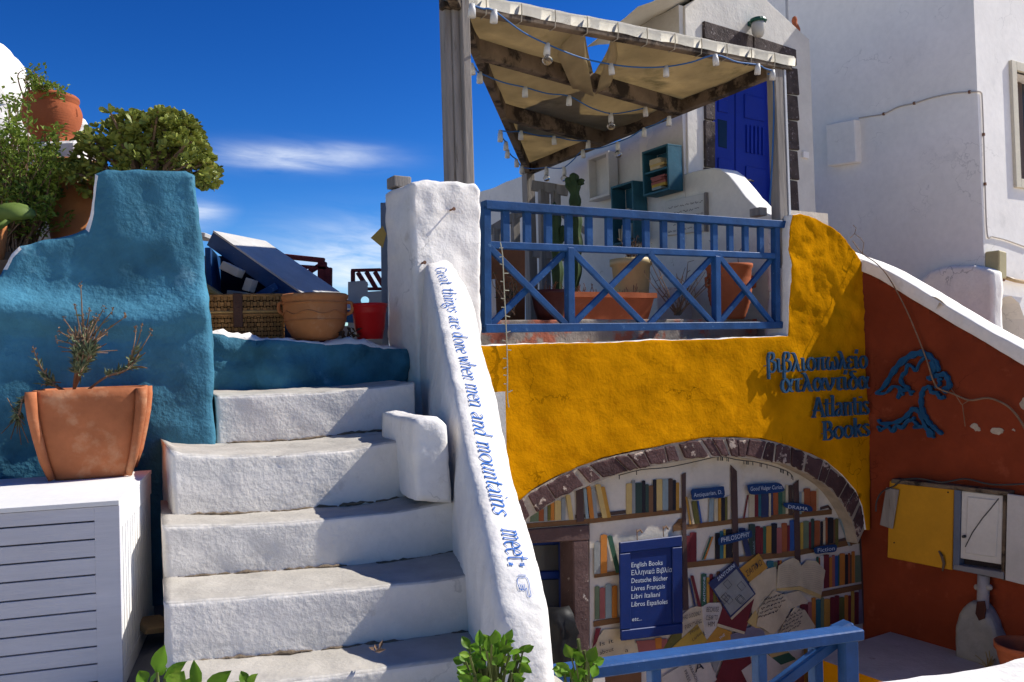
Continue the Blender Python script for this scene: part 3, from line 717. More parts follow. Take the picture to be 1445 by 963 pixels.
# curved parapet of the door stairs
PW = Plane(p966, AF-math.pi/2)                         # same plane as side wall, running towards the camera
PW.n = UV(-1, 0, 0); PW.t = UV(0, -1, 0)
cur = [(968, 243), (988, 240), (1006, 238), (1016, 239), (1028, 247), (1040, 262), (1052, 278), (1064, 290), (1074, 298), (1090, 304)]
CP = [PW.hit(*p) for p in cur]; CP[0] = (.0, CP[1][1])
poly = [(-.02, CP[0][1])]+CP[1:]+[(CP[-1][0], 1.2), (-.02, 1.2)]
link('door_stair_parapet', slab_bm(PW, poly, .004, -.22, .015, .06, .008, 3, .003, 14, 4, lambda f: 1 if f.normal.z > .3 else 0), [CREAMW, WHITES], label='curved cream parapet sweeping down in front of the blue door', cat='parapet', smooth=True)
bm = NB(); box_bm(bm, UV(UD+.66, VD-.42, zs-.9), (UV(1, 0, 0), UV(0, 1, 0), Z), (.42, .42, .9)); link('door_landing', bm, PAVE, house)
# ------------------------------------------------------------------ tall white building on the right
pB = atD(1384, 250, 8.95); UB = touv(pB)[0]
BWL = Plane(pB, AF-math.pi/2); BWL.n = UV(-1, 0, 0); BWL.t = UV(0, -1, 0)
VB = touv(pB)[1]
tall = thing('tall_house', 'tall plain white house wall with cable and covered meter box', 'building', UV(UB+2, VB+2, -1.4))
def wbox(name, u0, u1, v0, v1, z0, z1, m, parent, res=None, amp=0, bev=0., **k):
    bm = NB(); box_bm(bm, UV((u0+u1)/2, (v0+v1)/2, (z0+z1)/2), (UV(1, 0, 0), UV(0, 1, 0), Z), ((u1-u0)/2, (v1-v0)/2, (z1-z0)/2), bev)
    if res: gridcut(bm, UV(u0, v0, z0), (UV(1, 0, 0), UV(0, 1, 0), Z), res); rough_up(bm, amp, 1.3, 2)
    return link(name, bm, m, parent, **k)
LF = Plane(UV(UB, VB, 0), AF)                          # its sunlit face
win = [LF.hit(1426, 88), LF.hit(1560, 120), LF.hit(1560, 330), LF.hit(1436, 262)]
wa0, wz1, wz0 = win[0][0]+.06, win[0][1]-.09, win[3][1]+.07
arcp = [LF.hit(*p) for p in [(1402, 480), (1403, 448), (1408, 430), (1417, 419), (1427, 418), (1438, 428), (1446, 450), (1450, 480)]]
poly = [(0, -1.4), (0, 6.4), (4.5, 6.4), (4.5, -1.4)]
bm = slab_bm(LF, [(0, -1.4)]+[(arcp[0][0], -1.4)]+arcp+[(arcp[-1][0], -1.4), (4.5, -1.4), (4.5, wz0), (wa0, wz0), (wa0, wz1), (wa0+1.0, wz1), (wa0+1.0, wz0+.0001), (4.5, wz0+.0002), (4.5, 6.4), (0, 6.4)], 0, -.5, 0)
link('sunlit_wall', bm, WHITES, tall)
wbox('shaded_wall', UB, UB+4.4, VB+.5, VB+6.0, -1.4, 6.4, WHITES, tall)
# window at the frame edge
wf = NB()
for (a, b, c, d) in ((wa0-.1, wa0, wz0-.1, wz1+.1), (wa0+1, wa0+1.1, wz0-.1, wz1+.1), (wa0, wa0+1, wz1, wz1+.1), (wa0, wa0+1, wz0-.1, wz0)):
    box_bm(wf, LF.P((a+b)/2, (c+d)/2, .0), (LF.t, Z, LF.n), ((b-a)/2, (d-c)/2, .035), .004)
w_ = link('window', wf, flat('cream_window_trim', (.66, .60, .46), .7), tall)
bm = NB(); box_bm(bm, LF.P(wa0+.5, (wz0+wz1)/2, -.22), (LF.t, Z, LF.n), (.5, (wz1-wz0)/2, .01)); link('pane', bm, flat('dark_pane', (.03, .035, .04), .15), w_)
for s_ in (-1, 1):
    bm = NB(); box_bm(bm, LF.P(wa0+.5+s_*.25, (wz0+wz1)/2, -.19), (LF.t, Z, LF.n), (.24, (wz1-wz0)/2-.01, .015), .004); box_bm(bm, LF.P(wa0+.5+s_*.25, (wz0+wz1)/2, -.17), (LF.t, Z, LF.n), (.17, (wz1-wz0)/2-.08, .008))
    if s_ < 0: link('shutter', bm, flat('brown_shutter', (.12, .075, .05), .6), w_)
bm = NB(); box_bm(bm, LF.P((arcp[0][0]+arcp[-1][0])/2, (max(q_[1] for q_ in arcp)+.05-1.3)/2, -.35), (LF.t, Z, LF.n), ((arcp[-1][0]-arcp[0][0])/2+.04, (max(q_[1] for q_ in arcp)+.05+1.3)/2, .02)); link('niche_back', bm, flat('dark_brown_wood', (.05, .03, .025), .6), tall)
# bulging buttress at its foot
bt = NB()
rows = [(1262, 440), (1286, 402), (1312, 381), (1340, 374), (1372, 374), (1392, 379), (1400, 384), (1402, 400), (1402, 470)]
bp = BWL.shift(.16); bp.n = UV(-1, 0, 0); bp.t = UV(0, -1, 0)
poly = [bp.hit(*p) for p in rows]; poly = [(poly[0][0], 0)]+poly+[(poly[-1][0], 0)]
bm = slab_bm(bp, poly, 0, -.165, .06, .05, .014, 3, .004, 10, 2, None, 4)
link('buttress', bm, WHITE, tall, smooth=True)
# ================================================================== OBJECTS
# ------------------------------------------------------------------ blue terrace railing
rl = thing('terrace_railing', 'blue painted wooden terrace railing with crossed braces on the mustard wall', 'railing', RAIL.W(890, 470))
def rbar(name, p, q, w, h, par=rl, m=BLUEP, off=0., pl=RAIL, bev=.005):
    bm = NB(); bar(bm, pl.W(*p, off), pl.W(*q, off), w, h, pl.n, bev); return link(name, bm, m, par)
rbar('top_rail', (682, 290), (1106, 318), .085, .062)
rbar('middle_rail', (683, 346), (1094, 362), .05, .05)
rbar('bottom_rail', (682, 464), (1108, 459), .07, .058)
for x, y0, y1 in ((685, 293, 462), (803, 350, 461), (1010, 362, 458), (1094, 320, 457)): rbar('post', (x, y0), (x+1, y1), .06, .058)
for k, cx_ in enumerate((105, 203, 298, 392, 483, 573, 655, 742, 822, 901, 978, 1051, 1123, 1192, 1261)):
    x = 680+cx_/3.211; t = (x-683)/420; rbar('baluster', (x, 293+t*26), (x+.5, 345+t*15), .035, .056, bev=.003)
br = [687, 803, 912, 1010, 1093]
for i in range(4):
    x0, x1 = br[i]+3, br[i+1]-3
    yt = lambda x: 349+(x-683)/420*15; yb = lambda x: 461-(x-683)/420*4
    rbar('brace', (x0, yt(x0)), (x1, yb(x1)), .03, .045, off=.012, bev=.004); rbar('brace', (x0, yb(x0)), (x1, yt(x1)), .03, .045, off=-.02, bev=.004)
wh = WHITES
# ------------------------------------------------------------------ lower blue rail
LR = Plane(atD(780, 950, 3.5), math.atan2(atD(1205, 888, 3.95).y-atD(780, 950, 3.5).y, atD(1205, 888, 3.95).x-atD(780, 950, 3.5).x))
lr = thing('street_railing', 'blue wooden street railing in front of the painted mural', 'railing', LR.W(1000, 1080))
RB = mat('sky_blue_wood_paint', (.017, .075, .225), .5, .2, 6, .2, 40, c2=(.10, .2, .36), c2t=.66, c2w=.05, c2s=16)
rbar('top_rail', (770, 953), (1210, 892), .10, .05, lr, RB, 0, LR, .006)
rbar('end_cap', (1176, 893), (1200, 882), .075, .05, lr, RB, -.05, LR, .012)
for x, y in ((922, 938), (1071, 920), (1196, 905)): rbar('post', (x, y-8), (x+4, y+190), .06, .045 if x < 1190 else .075, lr, RB, 0, LR)
rbar('post', (1150, 905), (1154, 1090), .06, .045, lr, RB, -.09, LR)
rbar('brace', (1178, 905), (1040, 1010), .05, .05, lr, RB, -.06, LR)
rbar('bottom_rail', (770, 1085), (1215, 1020), .06, .05, lr, RB, 0, LR)
bm = NB(); a_, b_ = LR.W(760, 1130), LR.W(1240, 1060); bar(bm, Vector((a_.x, a_.y, -.82)), Vector((b_.x, b_.y, -.82)), .3, 1.3, LR.n, 0); 
link('street_wall', bm, YELLOW, label='low mustard wall below the blue street railing', cat='wall')
# sunlit parapet bottom right
zp = .66
q0, q1 = hitZ(1215, 962, zp), hitZ(1480, 922, zp)
d_ = (q1-q0).normalized(); nrm = Vector((d_.y, -d_.x, 0))
q0 = q0-d_*.15
bm = NB(); prism(bm, [q0, q1, q1+nrm*.3, q0+nrm*.3], (0, 0, -zp)); bmesh.ops.recalc_face_normals(bm, faces=bm.faces[:])
bmesh.ops.bevel(bm, geom=bm.edges[:], offset=.02, segments=2, affect='EDGES'); gridcut(bm, q0, (d_, nrm), .05); rough_up(bm, .01, 5, 2)
link('low_street_parapet', bm, WHITE, label='sunlit white parapet edge in front of the red wall', cat='parapet')
# ------------------------------------------------------------------ sign lettering
def sign_line(txt, p0, p1, xh_px, lab):
    tot = sum(GL[c][0] for c in txt)
    a = Vector(FY.hit(*p0)); b = Vector(FY.hit(*p1)); d = b-a; L = d.length; d.normalize(); pr = Vector((-d.y, d.x)); k = L/tot
    D = FY.P(a.x, a.y).y; xh = xh_px*D/FPX; x = 0
    for c in txt:
        w, rb = strokes_of(c, nib(.08, .155, R(20)), 0); bm = NB(); e = 0
        for r_ in rb:
            e += .0006
            def f3(u, v, off, x=x):
                q = a+d*((x+u)*k)+pr*(v*xh); return FY.P(q.x, q.y, .03+off)
            strips(bm, r_, f3, .02, e)
        for u, v in ((GL[c][0]*.4, .5),):
            q = a+d*((x+u)*k)+pr*(v*xh); tube(bm, [FY.P(q.x-.03, q.y, -.01), FY.P(q.x-.03, q.y, .024)], .004, 5)
        link('letter', bm, BLUEL, sign); x += w
BLUEL = flat('weathered_blue_letter_paint', (.025, .085, .165), .6, .2)
sign = thing('shop_sign', 'raised blue Greek and English letters naming the bookshop on the mustard wall', 'sign', FY.W(1160, 615))
sign_line('βιβλιοπωλείο', (1077, 526), (1219, 519.5), 18.5, '')
sign_line('ατλαντίδα', (1097, 554), (1221, 548.5), 18.5, '')
sign_line('Atlantis', (1142, 589), (1221, 584), 18.5, '')
sign_line('Books', (1156, 621), (1222, 614), 17, '')
# ------------------------------------------------------------------ emblem on the red wall
emb = NB()
def ec(p): return RW.hit(1220+p[0]/6.018, 480+p[1]/6.018)
def estroke(pts, w0, w1, e=[0]):
    pp = catmull([Vector(ec(p)) for p in pts], 5); e[0] += .0004
    def wf(a, t): return 1.45*(w0+(w1-w0)*math.sin(math.pi*min(1, t*1.0)))*(1+.25*math.sin(t*55))
    strips(emb, ribbon(pp, wf), lambda a, b, o: RW.P(a, b, .02+o), .022, e[0])
for pts, w0, w1 in (
    ([(115, 455), (180, 400), (250, 290), (310, 210), (400, 140), (480, 112), (540, 118), (600, 165), (640, 215), (650, 270)], .014, .036),
    ([(540, 140), (490, 190), (455, 258), (425, 225), (385, 215), (370, 270), (340, 300), (328, 340), (350, 380), (390, 405), (360, 430), (310, 400), (260, 395), (215, 440), (170, 455), (115, 455)], .013, .020),
    ([(315, 405), (320, 450), (300, 495)], .022, .018), ([(325, 420), (350, 470)], .016, .014), ([(390, 405), (410, 440), (442, 435)], .014, .016), ([(405, 435), (420, 470)], .014, .014), ([(340, 425), (390, 420)], .02, .02),
    ([(600, 175), (612, 240), (600, 300), (640, 302), (700, 290), (728, 330), (742, 400), (695, 415), (725, 445)], .022, .026), ([(552, 320), (580, 320), (604, 310)], .02, .022), ([(575, 345), (580, 315)], .016, .014),
    ([(620, 400), (662, 375), (652, 335), (680, 330)], .014, .016), ([(580, 385), (590, 440), (640, 450), (665, 490), (705, 480)], .018, .022), ([(690, 400), (705, 440)], .014, .02),
    ([(578, 392), (530, 412), (506, 470), (505, 560), (535, 640), (572, 700), (622, 750), (682, 798)], .018, .024),
    ([(140, 672), (170, 708), (290, 696), (370, 655), (420, 598), (450, 582), (492, 620), (522, 690), (560, 770), (615, 828)], .014, .026),
    ([(130, 735), (160, 745), (150, 765), (200, 740), (225, 735), (262, 772), (292, 722), (342, 742), (382, 692), (430, 680), (470, 722), (440, 740), (520, 735), (580, 762), (600, 790)], .014, .02),
    ([(430, 680), (446, 650)], .012, .014), ([(560, 770), (600, 815)], .03, .04), ([(590, 180), (620, 250)], .03, .03)):
    estroke(pts, w0, w1)
link('wall_emblem', emb, flat('emblem_blue_paint', (.008, .07, .16), .6, .12), label='blue curling wave shaped metal emblem on the red wall', cat='emblem')
# ------------------------------------------------------------------ painted mural
BC = dict(tan=(.50, .36, .14), och=(.42, .22, .04), org=(.46, .17, .03), gry=(.24, .25, .24), dgr=(.035, .06, .05), grn=(.035, .10, .065), lgr=(.13, .17, .10), blk=(.022, .02, .025), dbr=(.07, .045, .035), brn=(.16, .08, .04),
          crm=(.50, .42, .28), lbl=(.23, .29, .30), blu=(.03, .08, .24), nav=(.03, .04, .10), mar=(.14, .022, .028), rst=(.28, .08, .03), tea=(.03, .12, .15), yel=(.42, .28, .05), olv=(.12, .11, .03), ros=(.30, .10, .09), wht=(.50, .46, .40), shf=(.17, .085, .035), pst=(.075, .045, .04), sig=(.010, .04, .13), vio=(.16, .15, .2))
def BM_(c): return flat('paint_'+c, BC[c], .85, .14, bump=.12, bscale=40)
LV = [0]
def paint(pts, c, lev, name='painted_book', m=None):
    bm = NB(); LV[0] = (LV[0]+1) % 7; off = .005+.0045*lev+.0005*LV[0]
    prism(bm, [MW.W(x, y, off) for x, y in pts], -MW.n*.003); return link(name, bm, m or BM_(c), mural)
def cv(o, s): return lambda x, y: (o[0]+x/s, o[1]+y/s)
def board(pts, th, c='shf', lev=1, name='painted_shelf'):
    paint(pts+[(x, y+th) for x, y in pts[::-1]], c, lev, name)
board([(742, 739), (823, 733), (962, 717)], 7); board([(839, 810), (875, 805)], 6); board([(838, 877), (876, 871)], 8); board([(950, 743), (1031, 733), (1174, 719)], 7); board([(970, 794), (1123, 777), (1213, 759)], 8); board([(1155, 836), (1221, 823)], 8)
board([(812, 727), (850, 724), (883, 720)], 5, 'dbr', 1); board([(1158, 716), (1169, 713), (1174, 719)], 4, 'pst'); board([(950, 743), (958, 733), (966, 731)], 9, 'shf', 1)
paint([(962, 670), (968, 667), (968, 730), (972, 860), (964, 862), (963, 740)], 'pst', 2, 'painted_post'); paint([(1031, 656), (1040, 665), (1043, 800), (1035, 801)], 'pst', 2, 'painted_post'); paint([(1120, 684), (1127, 677), (1130, 795), (1122, 796)], 'pst', 2, 'painted_post')
paint([(1213, 760), (1217, 760), (1226, 884), (1219, 884)], 'pst', 2, 'painted_post'); paint([(813, 693), (823, 689), (824, 736), (814, 737)], 'pst', 2, 'painted_post')
def row(o, s, base, items):
    f = cv(o, s)
    for it in items:
        x0, x1, yt, c = it[:4]; ln = it[4] if len(it) > 4 else 0
        b0 = base(x0) ; b1 = base(x1); q = [f(x0+ln, b0), f(x0, yt+2), f(x0+(x1-x0)*.5, yt-3), f(x1, yt), f(x1+ln, b1)]
        paint(q, c, 2 if ln else 1)
row((720, 620), 2.808, lambda x: 328-(x-80)*.06, [(80, 113, 285, 'lgr'), (114, 133, 278, 'rst'), (134, 147, 270, 'gry'), (149, 160, 262, 'olv'), (161, 175, 252, 'org'), (177, 201, 245, 'tan'), (203, 219, 235, 'gry'), (221, 238, 222, 'tan', 14), (290, 302, 198, 'lbl', 10), (303, 319, 188, 'org', 14), (321, 335, 196, 'gry', 12), (338, 359, 180, 'tan', 28), (360, 375, 190, 'och', 25)])
row((830, 650), 7.407, lambda x: 560-(x-400)*.075, [(400, 458, 240, 'tan', 0), (460, 493, 207, 'gry'), (494, 563, 236, 'dgr'), (564, 598, 212, 'blk'), (600, 634, 250, 'dgr'), (635, 679, 262, 'brn'), (680, 714, 202, 'blk'), (715, 775, 197, 'tan'), (778, 837, 197, 'lbl'), (838, 884, 190, 'dbr'), (885, 918, 207, 'blk'), (919, 952, 232, 'och')])
row((720, 620), 2.808, lambda x: 535-(x-335)*.1, [(333, 357, 410, 'gry'), (359, 384, 380, 'org'), (386, 404, 384, 'grn', 34)])
row((720, 620), 2.808, lambda x: 715-(x-335)*.1, [(336, 354, 584, 'lgr'), (355, 376, 590, 'ros'), (378, 402, 576, 'lbl'), (404, 424, 582, 'org')])
row((960, 640), 6.879, lambda x: 690-(x-50)*.1, [(50, 66, 422, 'och', 42), (76, 94, 432, 'crm', 45), (112, 158, 465, 'olv', 30), (164, 180, 462, 'blu', 36), (284, 328, 440, 'lbl', -8), (330, 364, 442, 'crm'), (370, 396, 435, 'och'), (397, 434, 432, 'blk'), (436, 457, 425, 'olv'), (459, 486, 412, 'crm')])
row((960, 640), 6.879, lambda x: 640-(x-600)*.09, [(652, 665, 405, 'mar', -40), (668, 722, 398, 'crm'), (723, 757, 395, 'mar'), (758, 785, 390, 'tea'), (786, 858, 390, 'nav'), (862, 880, 385, 'crm'), (882, 900, 385, 'nav'), (903, 950, 380, 'rst')])
row((1080, 670), 7.407, lambda x: 440-(x-135)*.115, [(136, 178, 185, 'grn'), (179, 212, 150, 'lgr'), (214, 240, 108, 'crm'), (242, 286, 112, 'dbr'), (355, 380, 185, 'lbl'), (381, 404, 182, 'crm'), (405, 470, 146, 'rst'), (473, 534, 172, 'rst'), (536, 556, 155, 'crm')])
row((960, 640), 6.879, lambda x: 1060-(x-65)*.115, [(62, 94, 800, 'mar'), (96, 158, 768, 'mar'), (290, 304, 812, 'grn', -80), (308, 324, 810, 'org', -78), (340, 384, 775, 'blk'), (386, 419, 757, 'tea'), (421, 441, 738, 'yel'), (446, 505, 738, 'blk'), (574, 628, 726, 'nav', 64), (668, 726, 688, 'dgr'), (731, 776, 708, 'mar'), (778, 803, 722, 'mar'), (805, 834, 712, 'grn'), (837, 884, 706, 'och'), (886, 934, 682, 'blk')])
row((1080, 670), 7.407, lambda x: 838-(x-10)*.118, [(66, 124, 512, 'blk'), (120, 172, 558, 'ros'), (173, 228, 507, 'rst'), (230, 256, 532, 'mar'), (257, 312, 478, 'blu'), (366, 396, 502, 'yel'), (398, 454, 484, 'lgr'), (456, 478, 498, 'mar'), (480, 512, 462, 'dgr'), (515, 572, 482, 'rst'), (580, 604, 490, 'blk'), (606, 628, 478, 'crm'), (629, 650, 450, 'rst'), (652, 712, 452, 'blk'), (714, 730, 470, 'brn'), (732, 764, 462, 'olv'), (768, 796, 465, 'lbl', 104), (800, 818, 455, 'brn', 92)])
board([(1183, 762), (1192, 759), (1205, 758), (1212, 757)], 6, 'pst', 1)
row((1090, 760), 6.88, lambda x: 500-(x-430)*.185, [(430, 450, 180, 'grn'), (452, 464, 190, 'rst'), (466, 498, 170, 'wht'), (500, 551, 158, 'mar'), (553, 580, 185, 'org'), (582, 607, 162, 'ros'), (608, 638, 172, 'blu'), (640, 652, 165, 'grn'), (654, 704, 147, 'org'), (706, 735, 158, 'blk'), (737, 757, 145, 'rst'), (758, 768, 160, 'dgr'), (770, 800, 127, 'org'), (806, 868, 166, 'lgr')])
row((1090, 760), 6.88, lambda x: 905-(x-350)*.15, [(270, 346, 640, 'mar'), (348, 382, 620, 'ros'), (384, 420, 577, 'org'), (424, 468, 596, 'tea'), (470, 500, 575, 'lgr'), (503, 560, 588, 'och'), (563, 606, 572, 'mar'), (608, 648, 556, 'mar'), (651, 700, 572, 'olv'), (702, 736, 552, 'org'), (738, 763, 556, 'mar'), (764, 795, 512, 'yel'), (799, 838, 522, 'mar'), (841, 884, 492, 'vio')])
# loose books, pages and signs of the mural
c4 = cv((940, 760), 4.743); c2 = cv((720, 620), 2.808)
def pg(f, pts, c, lev, name='painted_page'): return paint([f(*p) for p in pts], c, lev, name)
row((940, 760), 4.743, lambda x: 460-(x-150)*.05, [(150, 163, 270, 'nav', 40), (166, 184, 250, 'mar', 52), (236, 270, 238, 'grn'), (272, 290, 262, 'och'), (292, 314, 240, 'mar'), (316, 338, 262, 'olv'), (340, 362, 222, 'brn')])
row((940, 760), 4.743, lambda x: 205, [(675, 720, 152, 'tea'), (722, 745, 158, 'lgr'), (747, 760, 150, 'mar'), (762, 775, 148, 'org')])
pg(c4, [(105, 700), (110, 510), (160, 465), (205, 455), (240, 460), (255, 620), (200, 690)], 'crm', 3); pg(c4, [(240, 460), (285, 432), (360, 430), (385, 480), (340, 640), (262, 690)], 'wht', 3)
pg(c4, [(555, 300), (590, 250), (625, 245), (660, 210), (735, 190), (745, 340), (660, 460), (590, 560), (560, 420)], 'crm', 3)
pg(c4, [(490, 205), (620, 100), (680, 195), (560, 292)], 'och', 4, 'painted_book')
pg(c4, [(345, 570), (400, 400), (592, 395), (527, 640)], 'mar', 4, 'painted_book'); pg(c4, [(345, 570), (527, 625), (524, 642), (342, 590)], 'crm', 5)
pg(c4, [(283, 300), (458, 155), (600, 372), (432, 532)], 'nav', 5, 'painted_book'); pg(c4, [(322, 340), (470, 205), (590, 372), (432, 515)], 'gry', 6); pg(c4, [(432, 532), (600, 372), (592, 400), (440, 545)], 'crm', 5)
pg(c4, [(738, 350), (752, 185), (800, 150), (850, 128), (888, 150), (906, 185), (890, 345), (820, 335)], 'crm', 5); pg(c4, [(906, 185), (945, 145), (1005, 152), (1066, 215), (1035, 405), (985, 385), (890, 345)], 'crm', 5)
pg(c4, [(740, 350), (890, 345), (1035, 405), (1040, 380), (900, 320), (745, 335)], 'tan', 6); pg(c4, [(760, 380), (890, 350), (955, 420), (840, 470)], 'crm', 4)
pg(c4, [(605, 590), (625, 470), (720, 350), (800, 380), (850, 445), (790, 560), (715, 655), (650, 600)], 'crm', 6); pg(c4, [(760, 640), (790, 560), (865, 458), (930, 480), (1000, 590), (955, 640), (830, 680)], 'crm', 6)
pg(c4, [(25, 745), (210, 575), (280, 690), (170, 760)], 'yel', 4, 'painted_book'); pg(c4, [(245, 720), (345, 590), (440, 625), (445, 700), (330, 760)], 'och', 4, 'painted_book')
pg(c4, [(430, 645), (520, 610), (590, 580), (655, 620), (668, 680), (440, 720)], 'vio', 4, 'painted_stone'); pg(c4, [(540, 560), (600, 480), (640, 600), (600, 600)], 'tan', 4)
pg(c4, [(-30, 930), (120, 840), (285, 800), (340, 945), (260, 1010), (-10, 1010)], 'wht', 4); pg(c4, [(330, 960), (385, 810), (560, 760), (580, 900), (520, 1010), (330, 1010)], 'mar', 3, 'painted_book'); pg(c4, [(505, 885), (665, 765), (810, 880), (680, 990), (560, 1000)], 'wht', 4)
pg(c4, [(670, 770), (820, 740), (870, 810), (760, 850)], 'grn', 3, 'painted_book'); pg(c4, [(690, 775), (830, 745), (835, 760), (705, 800)], 'tan', 4); pg(c4, [(800, 740), (930, 700), (890, 810), (850, 790)], 'wht', 5); pg(c4, [(925, 725), (1060, 790), (1140, 850), (1090, 1010), (925, 1010)], 'och', 4, 'painted_book')
pg(c4, [(280, 800), (380, 770), (330, 900)], 'gry', 3, 'painted_book'); pg(c4, [(120, 770), (420, 700), (560, 770), (300, 830)], 'brn', 2, 'painted_book'); pg(c4, [(825, 935), (920, 890), (930, 1010), (825, 1010)], 'ros', 3, 'painted_book')
pg(c2, [(330, 880), (345, 790), (370, 755), (430, 750), (470, 770), (520, 835), (470, 880), (400, 900)], 'crm', 2); pg(c2, [(325, 830), (340, 750), (360, 748), (345, 800)], 'mar', 3, 'painted_book'); pg(c2, [(500, 800), (620, 790), (640, 850), (510, 850)], 'ros', 2, 'painted_book'); pg(c2, [(575, 790), (600, 785), (600, 830), (578, 830)], 'org', 3, 'painted_book'); pg(c2, [(600, 840), (690, 700), (730, 740), (730, 830), (650, 850)], 'olv', 2, 'painted_book'); pg(c2, [(330, 900), (520, 900), (520, 1000), (330, 1000)], 'brn', 1, 'painted_book')
DKI = flat('dark_ink', (.03, .03, .04), .8, .05, bump=0); LTI = flat('pale_lettering', (.50, .56, .62), .8, .05, bump=0)
def sgn(pts, txt, p0, p1, h):
    pp = [Vector(p) for p in pts]
    paint([tuple(p) for p in catmull(pp, 3, True)], 'sig', 8, 'painted_label'); btext('painted_lettering', txt, MW, p0, p1, h, .0455, LTI, mural)
sgn([(977, 691), (1000, 689), (1019, 686.5), (1022, 690), (1021, 702), (1000, 703), (979, 706), (976, 701)], 'Antiquarian, D.', (979, 702), (1019, 697), 6)
sgn([(1055, 688), (1058, 684), (1085, 682), (1100, 682), (1106, 689), (1104, 694), (1080, 697), (1060, 698)], 'Good Vulgar Curios', (1059, 693), (1104, 690), 6)
sgn([(1106, 711), (1118, 709.5), (1140, 713), (1146, 717), (1145, 722), (1128, 721), (1110, 717)], 'DRAMA', (1112, 717.5), (1140, 721), 5)
sgn([(1015, 759), (1030, 755), (1058, 748.5), (1061, 753), (1060, 759), (1038, 765), (1017, 770), (1014, 766)], 'PHILOSOPHY', (1018, 766), (1058, 757), 7)
sgn([(1150, 773), (1165, 770), (1179, 769), (1181, 774), (1178, 779), (1164, 780.5), (1152, 782), (1149, 778)], 'Fiction', (1154, 780), (1178, 776.5), 6)
TXT = [('SANTORINI', c4(350, 287), c4(462, 190), 6, .031, LTI), ('ΣΑΠΦΩ', c4(545, 258), c4(645, 175), 9, .03, DKI), ('HAD SUDDENLY', c4(113, 545), c4(238, 510), 6, .025, DKI), ('EVERYTHING', c4(128, 610), c4(240, 565), 6, .025, DKI), ('BECAUSE', c4(270, 492), c4(352, 490), 7, .025, DKI), ('CLEAR TO', c4(266, 548), c4(345, 545), 7, .025, DKI), ('HIM', c4(280, 592), c4(325, 588), 7, .025, DKI),
       ('Philip', c4(165, 645), c4(222, 600), 5, .03, DKI), ('Larkin', c4(180, 690), c4(240, 640), 5, .03, DKI), ('THE', c4(360, 680), c4(395, 650), 4, .03, LTI), ('A', c4(195, 900), c4(255, 870), 13, .03, DKI), ('PARAVION', c4(150, 855), c4(200, 965), 5, .03, DKI), ('PRESS', c4(120, 890), c4(150, 965), 5, .03, DKI), ('Is it', c2(355, 820), c2(410, 805), 6, .021, DKI), ('about', c2(355, 855), c2(410, 838), 6, .021, DKI), ('a', c2(455, 845), c2(468, 842), 6, .021, DKI), ('ANTIGONE', c4(262, 425), c4(262, 255), 4, .012, LTI), ('MARX', (1066, 781), (1065, 763), 4, .012, BM_('lbl'))]
for t, a, b, h, off, m_ in TXT: btext('painted_lettering', t, MW, a, b, h, off+.008, m_, mural)
for (a, b, n_, ht, off) in ((c4(655, 470), c4(800, 420), 5, 30, .04), (c4(800, 590), c4(930, 520), 5, 26, .04)):   # handwriting rows
    dx, dy = b[0]-a[0], b[1]-a[1]
    bm = NB()
    for k in range(n_):
        ox, oy = a[0]-k*2.2+0, a[1]+k*6.2-12
        t = .02
        while t < .95:
            w = random.uniform(.08, .2); pts = []
            for i in range(9):
                q = t+w*i/8; pts.append(Vector(MW.hit(ox+dx*q+random.uniform(-.3, .3), oy+dy*q+random.uniform(-1.6, 1.6), off)))
            strips(bm, ribbon(pts, lambda a_, t_: .006), lambda x, y, o: MW.P(x, y, off+o), None, .0003*k); t += w+.05
    link('painted_handwriting', bm, DKI, mural)
bm = NB()
for k in range(7):                                    # houses drawn on the book cover
    cx_, cy_ = random.uniform(385, 520), random.uniform(290, 440)
    pts = [Vector(MW.hit(*c4(cx_+a, cy_+b), .043)) for a, b in ((-28, 6), (0, -22), (30, 14), (4, 42), (-28, 6))]
    strips(bm, ribbon(pts, lambda a, t: .004), lambda x, y, o: MW.P(x, y, .043+o), None, .0003*k)
link('painted_drawing', bm, DKI, mural)
bm = NB()
for k, (yy, xx0, xx1) in enumerate([(y, 765, 880) for y in range(190, 330, 14)]+[(y, 915, 1040) for y in range(185, 350, 14)]):
    pts = [Vector(MW.hit(*c4(xx0+(xx1-xx0)*t, yy-18*math.sin(math.pi*t)*(1 if xx0 < 900 else .7)+(xx1-xx0)*t*.1), .037)) for t in (0, .25, .5, .75, 1)]
    strips(bm, ribbon(pts, lambda a, t: .0022), lambda x, y, o: MW.P(x, y, .037+o), None, 0)
link('painted_text_lines', bm, flat('faint_ink', (.30, .25, .2), .8, bump=0), mural)
# doorway under the arch
def mblock(name, pts, f0, f1, m, parent=shop, bev=.008): return block_on(MW, pts, f0, f1, m, parent, name, bev)
BRN = mat('brown_painted_stone', (.10, .06, .055), .9, .2, 6, .5, 40, c2=(.36, .32, .28), c2t=.64, c2w=.04, c2s=16)
mblock('lintel', [(690, 752), (832, 741), (832, 763), (690, 770)], .03, -.15, BRN)
jamb = mblock('jamb', [(809, 764), (831, 763), (833, 1000), (812, 1000)], .028, -.15, BRN)
sd = Plane(MW.o-MW.n*.16, AF)
def sblock(name, pts, f0, f1, m, parent=shop, bev=.006): return block_on(sd, pts, f0, f1, m, parent, name, bev)
bmd = NB()
leaf_ = sblock('door', [(690, 760), (812, 755), (814, 1000), (690, 1000)], -.03, -.06, BLUES)
sblock('door_stile', [(790, 757), (810, 756), (812, 1000), (792, 1000)], .0, -.03, BLUES, leaf_)
for y0, y1 in ((756, 768), (806, 817), (857, 870)): sblock('door_rail', [(700, y0+4), (790, y0), (790, y1), (700, y1+4)], .0, -.03, BLUES, leaf_)
